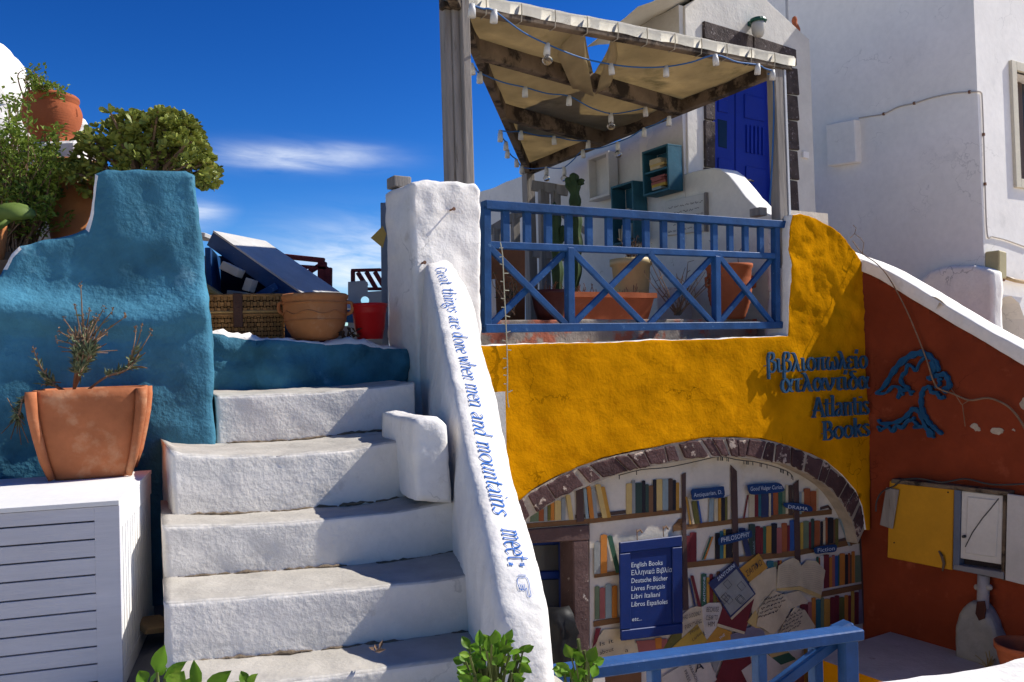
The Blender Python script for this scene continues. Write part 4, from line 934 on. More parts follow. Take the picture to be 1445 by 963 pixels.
for y0, y1 in ((769, 805), (818, 856)): sblock('pane', [(700, y0+3), (789, y0), (789, y1), (700, y1+3)], -.02, -.03, flat('dusty_glass', (.06, .06, .058), .2), leaf_, .001)
bag = NB(); bmesh.ops.create_icosphere(bag, subdivisions=3, radius=1)
bc = MW.W(782, 905, .1)
for v in bag.verts: v.co = bc+Vector((v.co.x*.17, v.co.y*.13, v.co.z*.24))+v.co.normalized()*nzd(v.co, .06, 2.4, 3)
rough_up(bag, .03, 11, 2)
bgo = link('rubbish_bag', bag, flat('glossy_black_bag', (.006, .006, .007), .55, spec=.2), label='crumpled black rubbish bag leaning in the bookshop doorway', cat='bag', smooth=True)
bm = NB(); cz = bc.z-.22; box_bm(bm, Vector((bc.x, bc.y, (cz-1.46)/2)), (UV(1, 0, 0), UV(0, 1, 0), Z), (.3, .17, (cz+1.46)/2)); link('doorstep', bm, GREYSH, shop)
# blue language board
lb = thing('language_board', 'blue wooden board listing book languages in white letters on the mural', 'sign', MW.W(920, 900, .05))
mbk = lambda name, pts, f0, f1, m, bev=.005: block_on(MW, pts, f0, f1, m, lb, name, bev)
mbk('panel', [(876, 767), (962, 757), (963, 893), (878, 904)], .075, .045, BLUES)
for pts in ([(875, 766), (963, 756), (963, 771), (876, 781)], [(877, 890), (964, 880), (964, 894), (877, 905)], [(875, 782), (890, 780.5), (891, 888), (876, 889)], [(949, 773), (963, 772), (964, 879), (950, 880)]): mbk('frame_piece', pts, .09, .075, BLUES)
for i, (t, x1) in enumerate((('English Books', 935), ('Ελληνικά Βιβλία', 948), ('Deutsche Bücher', 942), ('Livres Français', 938), ('Libri Italiani', 931), ('Libros Españoles', 942))):
    y = 801+i*11.1; btext('white_lettering', t, MW, (891, y), (x1, y-4.6*(x1-891)/55), 7, .0775, LTI, lb)
btext('white_lettering', 'etc...', MW, (892, 877), (906, 875.6), 6, .0775, LTI, lb)
for x, y in ((899, 757), (936, 752)):
    bm = NB(); p = MW.W(x, y, .06); tube(bm, [p+Z*.05, p+Z*.0, p-Z*.03], .004, 5); tube(bm, [p+Z*.03, p+Z*.045+MW.t*.03, p+Z*.02+MW.t*.05], .007, 5); link('hook', bm, DRY, lb)
# ------------------------------------------------------------------ pergola
pg_ = thing('pergola', 'weathered timber pergola frame of posts and beams over the terrace', 'pergola', atD(645, 300, 5.7))
TA = atD(645, 6, 5.62); TB = atD(1108, 92, 7.32); TCp = atD(745, 240, 10.15)
def pbar(name, p, q, w, h, m=WOODD, side=None, parent=pg_):
    bm = NB(); bar(bm, p, q, w, h, side, .006); return link(name, bm, m, parent)
fl = atD(640, 300, 5.62)
for dx, w in ((626, 10), (637, 11.5), (649.5, 13)):
    b_ = atD(dx+w/2+5, 300, 5.62); t_ = Vector((b_.x-.0, b_.y, TA.z+.04)); b_.z = zt-.05
    pbar('post', b_, t_, w*5.62/FPX, .09 if dx != 637 else .075, WOODG, FY.t)
b_ = atD(1100, 300, 7.3); t_ = Vector((b_.x, b_.y, TB.z)); b_.z = zt-.05; pbar('post', b_, t_, .10, .10, WOODG, FY.t)
bm = NB(); bar(bm, b_+FY.t*.07+FY.n*.03, t_+FY.t*.07+FY.n*.03, .025, .05, FY.t, .002); link('metal_strip', bm, flat('galvanised_strip', (.55, .55, .55), .5), pg_)
b_ = Vector((TCp.x, TCp.y, zt-.02)); pbar('post', b_, Vector((TCp.x, TCp.y, TCp.z)), .115, .115, WOODG, FY.t)
ext = (TB-TA).normalized()
pbar('beam', TA-ext*.12, TB+ext*.05, .07, .10)
pbar('beam', TA-(TCp-TA).normalized()*.25, TCp, .07, .11)
pbar('beam', TB, TCp, .08, .12)
def on(p, q, x):
    lo, hi = 0., 1.
    s_ = 1 if proj(q)[0] > proj(p)[0] else -1
    for _ in range(40):
        m_ = (lo+hi)/2
        if (proj(p.lerp(q, m_))[0]-x)*s_ < 0: lo = m_
        else: hi = m_
    return p.lerp(q, lo)
M1a, M1b = on(TA, TCp, 672), on(TB, TCp, 960); M2a, M2b = on(TA, TCp, 710), on(TB, TCp, 852)
pbar('beam', M1a, M1b, .08, .14); pbar('beam', M2a, M2b, .08, .14)
CAN = thing('canvas_awning', 'stained cream canvas awning stretched over the pergola with a torn gap', 'awning', (TA+TB+TCp)/3)
def cloth(name, a, b, c, d, sag, m=CANVAS, nu=16, nv=10, lift=.075, par=CAN):
    """quad a-b (front) d-c (back), sagging"""
    bm = NB(); g = []
    for j in range(nv+1):
        r = []
        for i in range(nu+1):
            u, v = i/nu, j/nv; p = a.lerp(b, u).lerp(d.lerp(c, u), v)+Z*(lift-sag*math.sin(math.pi*v)*(.6+.4*math.sin(math.pi*u)))
            p += Z*nzd(p, .018, 3.5, 2)*math.sin(math.pi*min(1, max(0, v)))
            r.append(bm.verts.new(p))
        g.append(r)
    for j in range(nv):
        for i in range(nu): bm.faces.new((g[j][i], g[j][i+1], g[j+1][i+1], g[j+1][i]))
    bmesh.ops.solidify(bm, geom=bm.faces[:], thickness=.004)
    return link(name, bm, m, par, smooth=True)
gL, gR = on(TA, TB, 822), on(TA, TB, 872); gM = on(M1a, M1b, 838)
A2 = TA-ext*.1
cloth('canvas_panel', A2, gL, gM, M1a, .07); cloth('canvas_panel', gR, TB, M1b, gM, .05)
cloth('canvas_panel', M1a, M1b, M2b, M2a, .07); cloth('canvas_panel', M2a, M2b, TCp, TCp+ext*.02, .04, nv=8)
dn = Vector((0, 0, 1))
# torn flaps hanging from the gap
def flap(pts, m):
    bm = NB(); vs_ = [bm.verts.new(p) for p in pts]; bm.faces.new(vs_)
    bmesh.ops.triangulate(bm, faces=bm.faces[:]); bmesh.ops.subdivide_edges(bm, edges=bm.edges[:], cuts=3, use_grid_fill=True)
    rough_up(bm, .03, 3, 4); bmesh.ops.solidify(bm, geom=bm.faces[:], thickness=.004); link('torn_flap', bm, m, CAN, smooth=True)
lw_ = (gM-gL)
flap([gL+Z*.04, gL+lw_*.5-Z*.02-ext*.02, gM-Z*.14-lw_*.05, gM-Z*.12-ext*.22-lw_*.1, gL+lw_*.45-ext*.30-Z*.04], CANVAS)
rw_ = (gM-gR)
flap([gR+Z*.05, gR+rw_*.5-Z*.03, gM-Z*.12-rw_*.05, gM-Z*.05+ext*.14-rw_*.12, gR+rw_*.45+ext*.12+Z*.03], CANVAS)
# canvas edge wrapped over the front beam with ties
bm = NB(); pr = []
n_ = 40
for i in range(n_+1):
    p = (TA-ext*.12).lerp(TB+ext*.08, i/n_); wob = .002*math.sin(i*1.9)+nzd(p, .006, 3, 5)
    pr.append([bm.verts.new(p+FY.n*(.04+wob)+Z*(-.012+wob)), bm.verts.new(p+FY.n*(.048+wob)+Z*.05), bm.verts.new(p+FY.n*.03+Z*(.078+wob)), bm.verts.new(p-FY.n*.05+Z*(.085+wob))])
for i in range(n_):
    for j in range(3): bm.faces.new((pr[i][j], pr[i+1][j], pr[i+1][j+1], pr[i][j+1]))
bmesh.ops.solidify(bm, geom=bm.faces[:], thickness=.004)
link('canvas_edge', bm, CANVASW, CAN, smooth=True)
for i in range(11):
    p = TA.lerp(TB, .06+.088*i); bm = NB()
    tube(bm, [p+FY.n*.056+Z*.06, p+FY.n*.058+Z*.0, p+FY.n*.045-Z*.06, p-FY.n*.02-Z*.062, p-FY.n*.045-Z*.0], .004, 5); link('tie', bm, flat('cord', (.35, .30, .22), .9), CAN)
# second sail above and behind
bm = NB(); P_ = [atD(828, 66, 8.3), atD(900, 10, 8.0), atD(975, -22, 7.9), atD(1000, -10, 9.0), atD(930, 28, 9.2), atD(860, 62, 9.2)]
vs_ = [bm.verts.new(p) for p in P_]; bm.faces.new(vs_); bmesh.ops.triangulate(bm, faces=bm.faces[:]); bmesh.ops.subdivide_edges(bm, edges=bm.edges[:], cuts=3, use_grid_fill=True); rough_up(bm, .03, 2, 2)
bmesh.ops.solidify(bm, geom=bm.faces[:], thickness=.004)
link('shade_sail', bm, CANVASW, label='pale canvas shade sail rising behind the pergola roof', cat='sail', smooth=True)
# ------------------------------------------------------------------ string lights
cn = (TB-TA).cross(TCp-TA).normalized()
if cn.z < 0: cn = -cn
def under(px, py, drop):
    d = ray(px, py); o = TA-cn*drop; return CAM+d*((o-CAM).dot(cn)/d.dot(cn))
BULB = glass('clear_bulb_glass', (.85, .8, .7), .05)
def lightstring(label, spots, drop=.16, wire=BLUEWIRE, fix=None):
    pts = [(under(x, y, drop) if fix is None else atD(x, y, fix(x))) for x, y, b in spots]
    t = thing('string_lights', label, 'string lights', pts[len(pts)//2], 'lamp strings under the pergola')
    wp_ = []
    for i, p in enumerate(pts):
        wp_.append(p+Z*.05)
        if i < len(pts)-1: wp_.append((p+pts[i+1])/2+Z*(.05-.03*min(1, (pts[i+1]-p).length)))
    bm = NB(); tube(bm, catmull(wp_, 5), .006, 6); link('cable', bm, wire, t, smooth=True)
    for p, (x, y, b) in zip(pts, spots):
        k = 1.0; bm = NB(); tl_ = Vector((random.uniform(-.1, .1), random.uniform(-.1, .1), 1)).normalized()
        tube(bm, [p+tl_*.055*k, p+tl_*.03*k, p+tl_*.025*k, p-tl_*.03*k], [.018, .021, .024, .026], 10); s_ = link('socket', bm, CERAM, t, smooth=True)
        if b:
            bb = NB(); bmesh.ops.create_uvsphere(bb, u_segments=12, v_segments=8, radius=.04)
            for v in bb.verts:
                if v.co.z > 0: v.co.x *= 1-.45*v.co.z/.04; v.co.y *= 1-.45*v.co.z/.04
                v.co += p-Z*.065
            link('bulb', bb, BULB, s_, smooth=True)
lightstring('blue cable with white lamp sockets under the front beam of the pergola', [(666, 18, 0), (697, 26, 0), (772, 72, 1), (863, 100, 0), (940, 103, 0), (1010, 87, 0), (1069, 100, 0), (1090, 108, 0)])
lightstring('cable with lamp sockets beneath the middle canvas panel', [(666, 100, 0), (677, 112, 0), (741, 132, 0), (803, 144, 0), (862, 168, 1), (911, 160, 0)])
lightstring('cable with lamp sockets beneath the small rear canvas panel', [(706, 192, 0), (735, 193, 0), (782, 200, 0), (830, 206, 0)])
lightstring('cable of lamp sockets bunched along the side beam of the pergola', [(706, 196, 0), (714, 208, 0), (716, 219, 0), (729, 232, 0), (736, 241, 0)], .22)
lightstring('dark cable with bulbs sagging in front of the patchy side wall', [(737, 243, 0), (771, 243, 1), (796, 243, 1), (823, 219, 0), (872, 208, 1), (909, 189, 0), (944, 173, 0)], .2, fix=lambda x: 9.6-(x-737)/207*2.0)
# ------------------------------------------------------------------ things on and against the side wall
def vat(px, u):
    r = (px-CX)/FPX; return (u*cF-r*u*sF)/(r*cF+sF)
def zat(px, py, u, v): return atD(px, py, UV(u, v, 0).y).z
def bookcase(label, px0, px1, py0, py1, nsh, seed, dep=.21):
    uf = UD-dep; v1 = vat(px0, uf); v0 = vat(px1, uf); z1 = zat(px1, py0, uf, v0); z0 = zat(px1, py1, uf, v0)
    t = thing('wall_bookcase', label, 'bookcase', UV(UD, (v0+v1)/2, z0)); rr = random.Random(seed); th = .022
    def bx(name, u0, u1, a, b, c, d, m=TEAL): return wbox(name, u0, u1, a, b, c, d, m, t, bev=.003)
    bx('back', UD-.02, UD-.004, v0, v1, z0, z1); bx('side', uf, UD-.02, v0-th, v0, z0, z1); bx('side', uf, UD-.02, v1, v1+th, z0, z1)
    bx('top', uf, UD-.02, v0-th, v1+th, z1, z1+th); bx('bottom', uf, UD-.02, v0-th, v1+th, z0-th, z0)
    zs_ = [z0+(z1-z0)*k/nsh for k in range(nsh+1)]
    for k in range(1, nsh): bx('shelf', uf+.01, UD-.02, v0, v1, zs_[k]-th/2, zs_[k]+th/2)
    cs = ['tan', 'crm', 'yel', 'lbl', 'tea', 'ros', 'wht', 'blk', 'olv', 'crm', 'wht', 'mar']
    return t, uf, v0, v1, zs_, rr, cs
CN = dict(tan='tan', crm='cream', yel='yellow', olv='olive', lbl='pale blue', tea='teal', ros='rose', wht='white')
ORD = ('first', 'second', 'third', 'fourth', 'fifth', 'sixth')
def pile(uf, v0, v1, z, n, rr, cs, lab, upright=False):
    x = v0+.02
    for k in range(n):
        c = rr.choice(cs); th = rr.uniform(.018, .032)
        if upright:
            h = rr.uniform(.13, .17); a = UV(uf+.04, x+th/2+.0, z+.013); b = a+UV(0, rr.uniform(-.03, .01)*1.0, h); x += th+.012
            if x > v1-.03: break
            bm = NB(); bar(bm, a, b, .1, th*.85, UV(1, 0, 0), .002)
        else:
            w = rr.uniform(.07, .11); vv = (v0+v1)/2-.03+rr.uniform(-.03, .03); bm = NB(); box_bm(bm, UV(uf+.09+rr.uniform(-.03, 0), vv, z+.012+th/2), (UV(1, 0, 0), UV(0, 1, 0), Z), (.08, w, th/2), .002); z += th
        link('book', bm, BM_(c), label=lab[0] % (CN[c], ORD[k]), cat='book', group=lab[1])
t, uf, v0, v1, zs_, rr, cs = bookcase('teal wooden bookcase on the wall beside the door, fuller and higher', 916, 949, 206, 265, 2, 3)
pile(uf, v0, v1, zs_[1], 4, rr, ['tan', 'crm', 'yel', 'olv'], ('%s paperback, %s from the bottom of the upper shelf pile in the fuller bookcase', 'books piled on the upper shelf'))
pile(uf, v0, v1, zs_[0], 5, rr, ['lbl', 'tea', 'yel', 'ros', 'wht'], ('%s paperback, %s from the bottom of the lower shelf pile in the fuller bookcase', 'books piled on the lower shelf'))
t, uf, v0, v1, zs_, rr, cs = bookcase('teal wooden bookcase on the wall, lower and emptier', 870, 898, 258, 338, 2, 5)
pile(uf, v0, v1, zs_[1], 1, rr, ['wht'], ('%s book lying alone, %s and only one on the middle shelf of the emptier bookcase', 'lone shelf book'))
pile(uf, v0, v1, zs_[0], 6, rr, ['lbl', 'wht', 'tea', 'crm'], ('%s upright book, %s from the door side in the bottom of the emptier bookcase', 'books leaning in the lower bookcase'), True)
sh = thing('wall_shutter', 'white wooden shutter frame hung on the patchy side wall', 'shutter', LW.W(855, 280, .05))
uu = UD-.14; va, vb_ = vat(838, uu), vat(866, uu); z1 = zat(866, 213, uu, vb_); z0 = zat(866, 276, uu, vb_)
for nm, a, b, c, d, u0, u1 in (('panel', vb_, va, z0, z1, UD-.05, UD-.02), ('stile', vb_-.02, vb_+.02, z0, z1, UD-.15, UD-.02), ('stile', va-.02, va+.02, z0, z1, UD-.15, UD-.02), ('rail', vb_+.02, va-.02, z1-.03, z1+.002, UD-.15, UD-.02), ('rail', vb_+.02, va-.02, z0, z0+.03, UD-.15, UD-.02)):
    wbox(nm, u0, u1, a, b, c, d, mat('chalky_white_paint', (.62, .61, .58), .8, .08, 5, .15, 40), sh, bev=.003)
# poem board
pbm = thing('poem_board', 'whitewashed board with faded handwritten poem below the bookcases', 'sign', PW.W(965, 330, .02))
PLW = Plane(p966, AF-math.pi/2); PLW.n = UV(-1, 0, 0); PLW.t = UV(0, -1, 0)
def pblock(name, pts, f0, f1, m, bev=.003): return block_on(PLW, pts, f0, f1, m, pbm, name, bev)
pblock('board', [(938, 285), (993, 273), (993, 326), (938, 333)], .035, .015, mat('faded_board', (.60, .58, .53), .9, .06, 6, .1, 40))
pblock('edge_batten', [(993.5, 272), (995.5, 271.5), (995.5, 327), (993.5, 327)], .045, .0, WOODG, .001)
FI = flat('faded_grey_ink', (.16, .15, .15), .9, bump=0)
for k in range(5):                                    # faded illegible handwriting
    y = 294+k*8.5; x = 943+(k % 2)*7; bm = NB()
    while x < 989-(k % 2)*6:
        w = random.uniform(3, 7); pts = [Vector(PLW.hit(x+w*i/8, y-(x+w*i/8-943)*.2+random.uniform(-1.4, 1.4), .037)) for i in range(9)]
        strips(bm, ribbon(pts, lambda a_, t_: .006), lambda a_, b_, o_: PLW.P(a_, b_, .037+o_), None, 0); x += w+1.8
    link('handwriting', bm, FI, pbm, kind='stuff')
# wall lamp over the door
lp = thing('bulkhead_lamp', 'round glass wall lamp with green cap above the stone lintel', 'lamp', DW.W(1070, 50, .1))
lc = DW.W(1070, 40, .12); k = lc.y/FPX
bm = NB(); lathe(bm, lc, [(0, -13*k), (6*k, -12*k), (9*k, -6*k), (10*k, 4*k), (9*k, 8*k)], 16); link('glass_shade', bm, mat('milky_lamp_glass', (.55, .53, .46), .25, .05, bump=0), lp, smooth=True)
bm = NB(); lathe(bm, lc+Z*8*k, [(11*k, 0), (12.5*k, 2*k), (11*k, 5*k), (6*k, 7*k), (0, 8*k)], 16); bar(bm, lc+Z*11*k, lc+Z*11*k-DW.n*.14, .06, .05, DW.t, .004); link('cap', bm, mat('green_enamel', (.02, .10, .07), .4), lp)
# clay figure on the gable shoulder
fg = DW.W(1122, 52, -.08); k = fg.y/FPX
bm = NB(); lathe(bm, fg-Z*.03, [(5.5*k, 0), (7.5*k, 6*k), (7.2*k, 14*k), (5.2*k, 20*k), (3.2*k, 23*k), (4.1*k, 27*k), (3.0*k, 31*k), (0, 33*k)], 14)
for s_ in (-1, 1): tube(bm, [fg+DW.t*(s_*6.5*k)+Z*(16*k), fg+DW.t*(s_*8.5*k)+Z*(10*k), fg+DW.t*(s_*5*k)+Z*(5*k)], [.012, .012, .01], 6)
rough_up(bm, .006, 14, 3)
link('clay_figure', bm, TERRA3, label='small terracotta figure standing on the gable shoulder', cat='figurine', smooth=True)
bm = NB(); tube(bm, [DW.W(1109, -60, -.2), DW.W(1111, 34, -.2)], .018, 8); link('roof_pole', bm, flat('grey_pole', (.35, .36, .37), .6), label='thin grey pole rising behind the gable beside the clay figure', cat='pole')
# covered meter box, switch and cable on the tall wall
def b_on(pl, pts, f0, f1, m, parent, name, bev=.01): return block_on(pl, pts, f0, f1, m, parent, name, bev)
mb = b_on(BWL, [(1165, 176), (1206, 168), (1208, 229), (1167, 235)], .10, -.02, WHITES, tall, 'meter_cover', .012)
b_on(DW, [(1134, 213), (1142, 215), (1142, 224), (1134, 222)], .03, -.01, WHITES, tall, 'switch', .004)
cab = NB()
cp_ = [(1212, 167), (1230, 164), (1247, 161), (1268, 151), (1290, 146), (1315, 138), (1345, 132), (1368, 130), (1380, 129.5)]
P3 = [BWL.W(x, y, .012) for x, y in cp_]+[LF.W(1384.5, 131, .012), LF.W(1386, 140, .012), LF.W(1388, 190, .012), LF.W(1390, 260, .012), LF.W(1393, 330, .012), LF.W(1400, 334, .012), LF.W(1420, 339, .012), LF.W(1450, 350, .012)]
tube(cab, catmull(P3, 4), .008, 6); link('cable', cab, flat('painted_cable', (.52, .47, .42), .8), tall, smooth=True)
for i in (2, 4, 7, 11, 12):
    bm = NB(); box_bm(bm, P3[i], (BWL.t if i < 9 else LF.t, Z, BWL.n if i < 9 else LF.n), (.012, .016, .012), .003); link('cable_clip', bm, flat('rust', (.20, .10, .06), .9), tall)
mbx = thing('wall_meter_box', 'small beige box on the sunlit white wall with pipe beneath', 'meter box', LF.W(1408, 395, .08))
block_on(LF, [(1410, 353), (1421, 356), (1421, 393), (1410, 394)], .15, .0, flat('beige_metal', (.50, .42, .22), .5), mbx, 'case', .01)
block_on(LF, [(1411, 390), (1419, 390), (1419, 397), (1411, 398)], .13, .02, flat('rust', (.20, .10, .06), .9), mbx, 'rusty_base', .006)
bm = NB(); tube(bm, [LF.W(1418, 392, .06), LF.W(1432, 396, .06), LF.W(1460, 401, .06)], .022, 8); link('pipe', bm, flat('copper_pipe', (.48, .33, .16), .4), mbx, smooth=True)
# ------------------------------------------------------------------ electrical box on the red wall
eb = thing('electrical_cupboard', 'yellow and white electrical cupboard standing open on the red wall', 'cupboard', RW.W(1340, 815, .1))
rb_ = lambda name, pts, f0, f1, m, par=eb, bev=.005: block_on(RW, pts, f0, f1, m, par, name, bev)
YP = mat('yellow_door_paint', (.56, .27, .015), .6, .1, 4, .1, 40)
yd = rb_('yellow_door', [(1255, 679), (1346, 690), (1343, 805), (1252, 787)], .07, .045, YP)
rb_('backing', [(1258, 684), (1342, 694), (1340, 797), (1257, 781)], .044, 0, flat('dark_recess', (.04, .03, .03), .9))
bm = NB(); tube(bm, [RW.W(1325, 778, .085), RW.W(1329, 785, .10), RW.W(1332, 795, .09), RW.W(1330, 806, .085)], [.008, .012, .012, .006], 6); link('rag', bm, flat('frayed_rope', (.13, .09, .06), .95), yd)
for p in ((1262, 766), (1338, 695), (1264, 684)):
    bm = NB(); q = RW.W(*p, .07); tube(bm, [q, q+RW.n*.006], .006, 8); link('screw', bm, BLACK, yd)
WPT = mat('white_painted_wood', (.60, .58, .54), .6, .08, 5, .12, 40)
rb_('frame', [(1346, 690), (1355, 691), (1353, 806), (1344, 804)], .09, .0, flat('blue_grey_edge', (.12, .14, .19), .7)); rb_('frame', [(1415, 699), (1420, 700), (1417, 820), (1412, 818)], .09, .0, WOODD); rb_('frame', [(1258, 676), (1422, 694), (1421, 700), (1257, 682)], .10, .0, WOODD); rb_('frame', [(1346, 797), (1416, 808), (1416, 818), (1345, 804)], .10, .0, flat('grey_board', (.22, .22, .23), .8))
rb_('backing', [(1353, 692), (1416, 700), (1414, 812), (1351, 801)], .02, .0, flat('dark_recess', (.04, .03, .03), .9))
wd = rb_('white_door', [(1357, 693), (1415, 700), (1413, 797), (1355, 788)], .075, .05, WPT); rb_('panel', [(1365, 701), (1409, 706), (1405, 787), (1362, 781)], .085, .074, WPT, wd, .01)
bm = NB(); q = RW.W(1362, 757, .085); tube(bm, [q, q+RW.n*.03], .012, 8); link('knob', bm, WIRE, wd)
rb_('open_door', [(1421, 697), (1480, 706), (1482, 835), (1418, 819)], .10, .08, mat('scratched_white_wood', (.52, .50, .48), .7, .1, 6, .2, 40))
bm = NB(); tube(bm, [RW.W(x, y, .09) for x, y in ((1362, 772), (1372, 752), (1386, 732), (1398, 718), (1409, 704))], .004, 5); link('loose_wire', bm, WIRE, eb)
pk = rb_('plank_sign', [(1250, 688), (1268, 691.5), (1259, 747), (1241, 741)], .10, .085, WOODG)
bm = NB(); tube(bm, catmull([RW.W(x, y, .1) for x, y in ((1236, 722), (1237, 708), (1245, 694), (1262, 686), (1275, 677), (1300, 676), (1330, 681), (1362, 676), (1400, 684), (1450, 683))], 4), .007, 6); link('black_cable', bm, WIRE, eb, smooth=True)
# plaster cone and pipe under it
cone = thing('pipe_housing', 'grey plaster mound with vertical pipe under the electrical cupboard', 'pipe', RW.W(1388, 930, .1))
bm = NB(); pcs = [RW.hit(*p) for p in [(1358, 905), (1358, 880), (1364, 862), (1374, 850), (1381, 845), (1393, 845), (1402, 858), (1412, 876), (1418, 895), (1421, 925), (1420, 950), (1358, 925)]]
bm = slab_bm(RW, pcs, .12, 0, .05, .03, .012, 5, .004, 14, 3, None, 3); link('mound', bm, mat('grey_render', (.28, .28, .26), .95, .15, 6, .4, 40), cone, smooth=True)
bm = NB(); tube(bm, [RW.W(1388, 812, .05), RW.W(1387, 855, .06), RW.W(1386, 880, .07)], .045, 12); link('pipe', bm, mat('grey_painted_pipe', (.33, .31, .30), .8, .15, 8, .2, 40), cone, smooth=True)
for x in (1379, 1396):
    bm = NB(); q = RW.W(x, 829, .06); bmesh.ops.create_icosphere(bm, subdivisions=2, radius=.025, matrix=Matrix.Translation(q)); link('clamp', bm, GREY, cone, smooth=True)
bm = NB(); prism(bm, [RW.W(x, y, .128) for x, y in ((1379, 849), (1390, 848), (1392, 860), (1390, 873), (1382, 876), (1377, 866))], RW.n*.006); link('broken_hole', bm, flat('dark_hole_patch', (.06, .022, .015), .9), cone)  # no opening cut: a flat dark patch stands in for the hole
def lathe_px(name, cx_, D, prof, m, parent=None, seg=30, rough=.0, **k):
    """profile given in pixels [(half width, y)] at distance D, bottom first; straight below cx_"""
    ys = [p[1] for p in prof]; c = atD(cx_, prof[0][1], D); s_ = D/FPX
    bm = NB(); lathe(bm, c, [(max(w, 0)*s_, (prof[0][1]-y)*s_) for w, y in prof], seg)
    if rough: rough_up(bm, rough, 5, 2)
    return link(name, bm, m, parent, smooth=True, **k)
def shell(w, y0, y1, rim=3, th=3):
    """helper: outer wall points then inner wall so that the pot is hollow; w = [(half,y)] bottom to top"""
    return w+[(w[-1][0]-th, w[-1][1]), (w[-1][0]-th, w[-1][1]+8), (max(w[0][0]-th, 2), w[0][1]-6), (0, w[0][1]-6)]
rp = RW.W(1450, 870, .35)
cz = LGZ+.0; D_ = rp.y; k = FPX/D_
ypx = proj(Vector((rp.x, rp.y, LGZ)))[1]
lathe_px('clay_pot', 1447, D_, shell([(20, ypx), (27, ypx-22), (33, ypx-48), (34, ypx-56), (37, ypx-58), (37, ypx-66)], 0, 0), TERRA3, label='red clay flower pot standing at the foot of the red wall', cat='pot')
bm = NB(); q0 = hitZ(1394, 944, LGZ)
for a in range(14):
    x, y = random.uniform(-.1, .12), random.uniform(0, .16); tube(bm, [q0, q0+Vector((x*.5, -.02, y*.6)), q0+Vector((x, random.uniform(-.04, .04), y))], .003, 4)
link('dry_weed', bm, mat('weed_straw', (.28, .20, .06), .9), label='small dry weed growing at the foot of the red wall', cat='weed')
# dead vine over the red wall
tw = NB()
P3 = [RW.W(1203, 340, .05), RW.W(1217, 358, .06), RW.W(1238, 373, .05), RW.W(1256, 395, .06), RW.W(1280, 440, .05), RW.W(1300, 488, .05), RW.W(1310, 515, .06), RW.W(1316, 535, .07), RW.W(1324, 548, .07), RW.W(1345, 556, .06), RW.W(1368, 565, .05), RW.W(1395, 562, .05), RW.W(1420, 572, .05), RW.W(1436, 588, .05), RW.W(1448, 608, .05)]
tube(tw, catmull(P3, 4), [.004+.006*i/57 for i in range(57)], 6)
for a, b, c in (((1217, 358), (1219, 343), (1214, 336)), ((1214, 336), (1206, 330), (1200, 336)), ((1206, 330), (1208, 322), (1204, 318)), ((1368, 565), (1358, 571), (1362, 602)), ((1342, 548), (1350, 560), (1357, 571))): tube(tw, [RW.W(*p, .06) for p in (a, b, c)], .0035, 5)
link('dead_vine', tw, DRY, label='thin leafless vine trailing down the red wall across the emblem', cat='vine', smooth=True)
# fairy lights on the front
fs = NB(); fp = [FY.W(x, y, .02) for x, y in ((706, 342), (709, 360), (711, 400), (713, 440), (715, 480), (716, 520), (716, 560), (718, 575))]
tube(fs, catmull(fp, 3), .004, 5)
for i in range(18):
    p = FY.W(710+i*.4, 350+i*12, .02); tube(fs, [p, p+FY.t*random.choice((-.03, .035))+Z*random.uniform(-.01, .015)], .0035, 5)
link('fairy_lights', fs, flat('pale_green_wire', (.30, .29, .22), .7), label='thin string of fairy lights hanging down the mustard wall by the pillar', cat='fairy lights')
fs = NB(); AP = [(873, 671), (905, 663), (940, 660), (975, 653), (1010, 645), (1022, 645), (1040, 649), (1065, 652), (1090, 658), (1110, 665), (1118, 672), (1119, 678)]
tube(fs, catmull([FY.W(x, y, -.04) for x, y in AP], 3), .004, 5)
for i in range(24):
    j = random.randrange(len(AP)-1); t = random.random(); p = FY.W(AP[j][0]*(1-t)+AP[j+1][0]*t, AP[j][1]*(1-t)+AP[j+1][1]*t, -.04); tube(fs, [p, p-Z*.03], .0035, 5)
link('fairy_lights', fs, WIRE, label='dark string of fairy lights under the stone arch', cat='fairy lights')
bm = NB(); prism(bm, [FY.W(x, y, .03) for x, y in ((690, 555), (713, 553), (715, 650), (692, 650))], -FY.n*.03); link('grey_board', bm, mat('grey_white_panel', (.45, .44, .42), .8), label='narrow grey board fixed to the mustard wall beside the parapet', cat='board')
for (pl, x, y) in ((PC, 635, 297), (BW, 281, 577), (PC, 594, 372)):
    bm = NB(); q = pl.W(x, y, -.01); tube(bm, [q, q+pl.n*.05], .006, 6); tube(bm, [q+pl.n*.05, q+pl.n*.056], .012, 6)
    link('rusty_nail', bm, flat('rust', (.20, .10, .06), .9), label={635: 'rusty nail in the face of the white pillar casting a long shadow', 281: 'rusty nail in the blue wall near the stairs', 594: 'rusty nail low on the pillar above the parapet'}[x], cat='nail')

bm = NB(); tube(bm, catmull([atD(1083, 104, 7.25), atD(1091, 112, 7.25), atD(1092, 160, 7.25), atD(1090, 220, 7.25), atD(1088, 260, 7.25), atD(1086, 288, 7.25)], 4), .007, 6)
link('hanging_cable', bm, BLUEWIRE, label='blue cable hanging down beside the pergola post in front of the door', cat='cable', smooth=True)
# ------------------------------------------------------------------ pots on the terrace ledge
def ledge_y(cx_, D): return proj(Vector((atD(cx_, 450, D).x, D, lz)))[1]
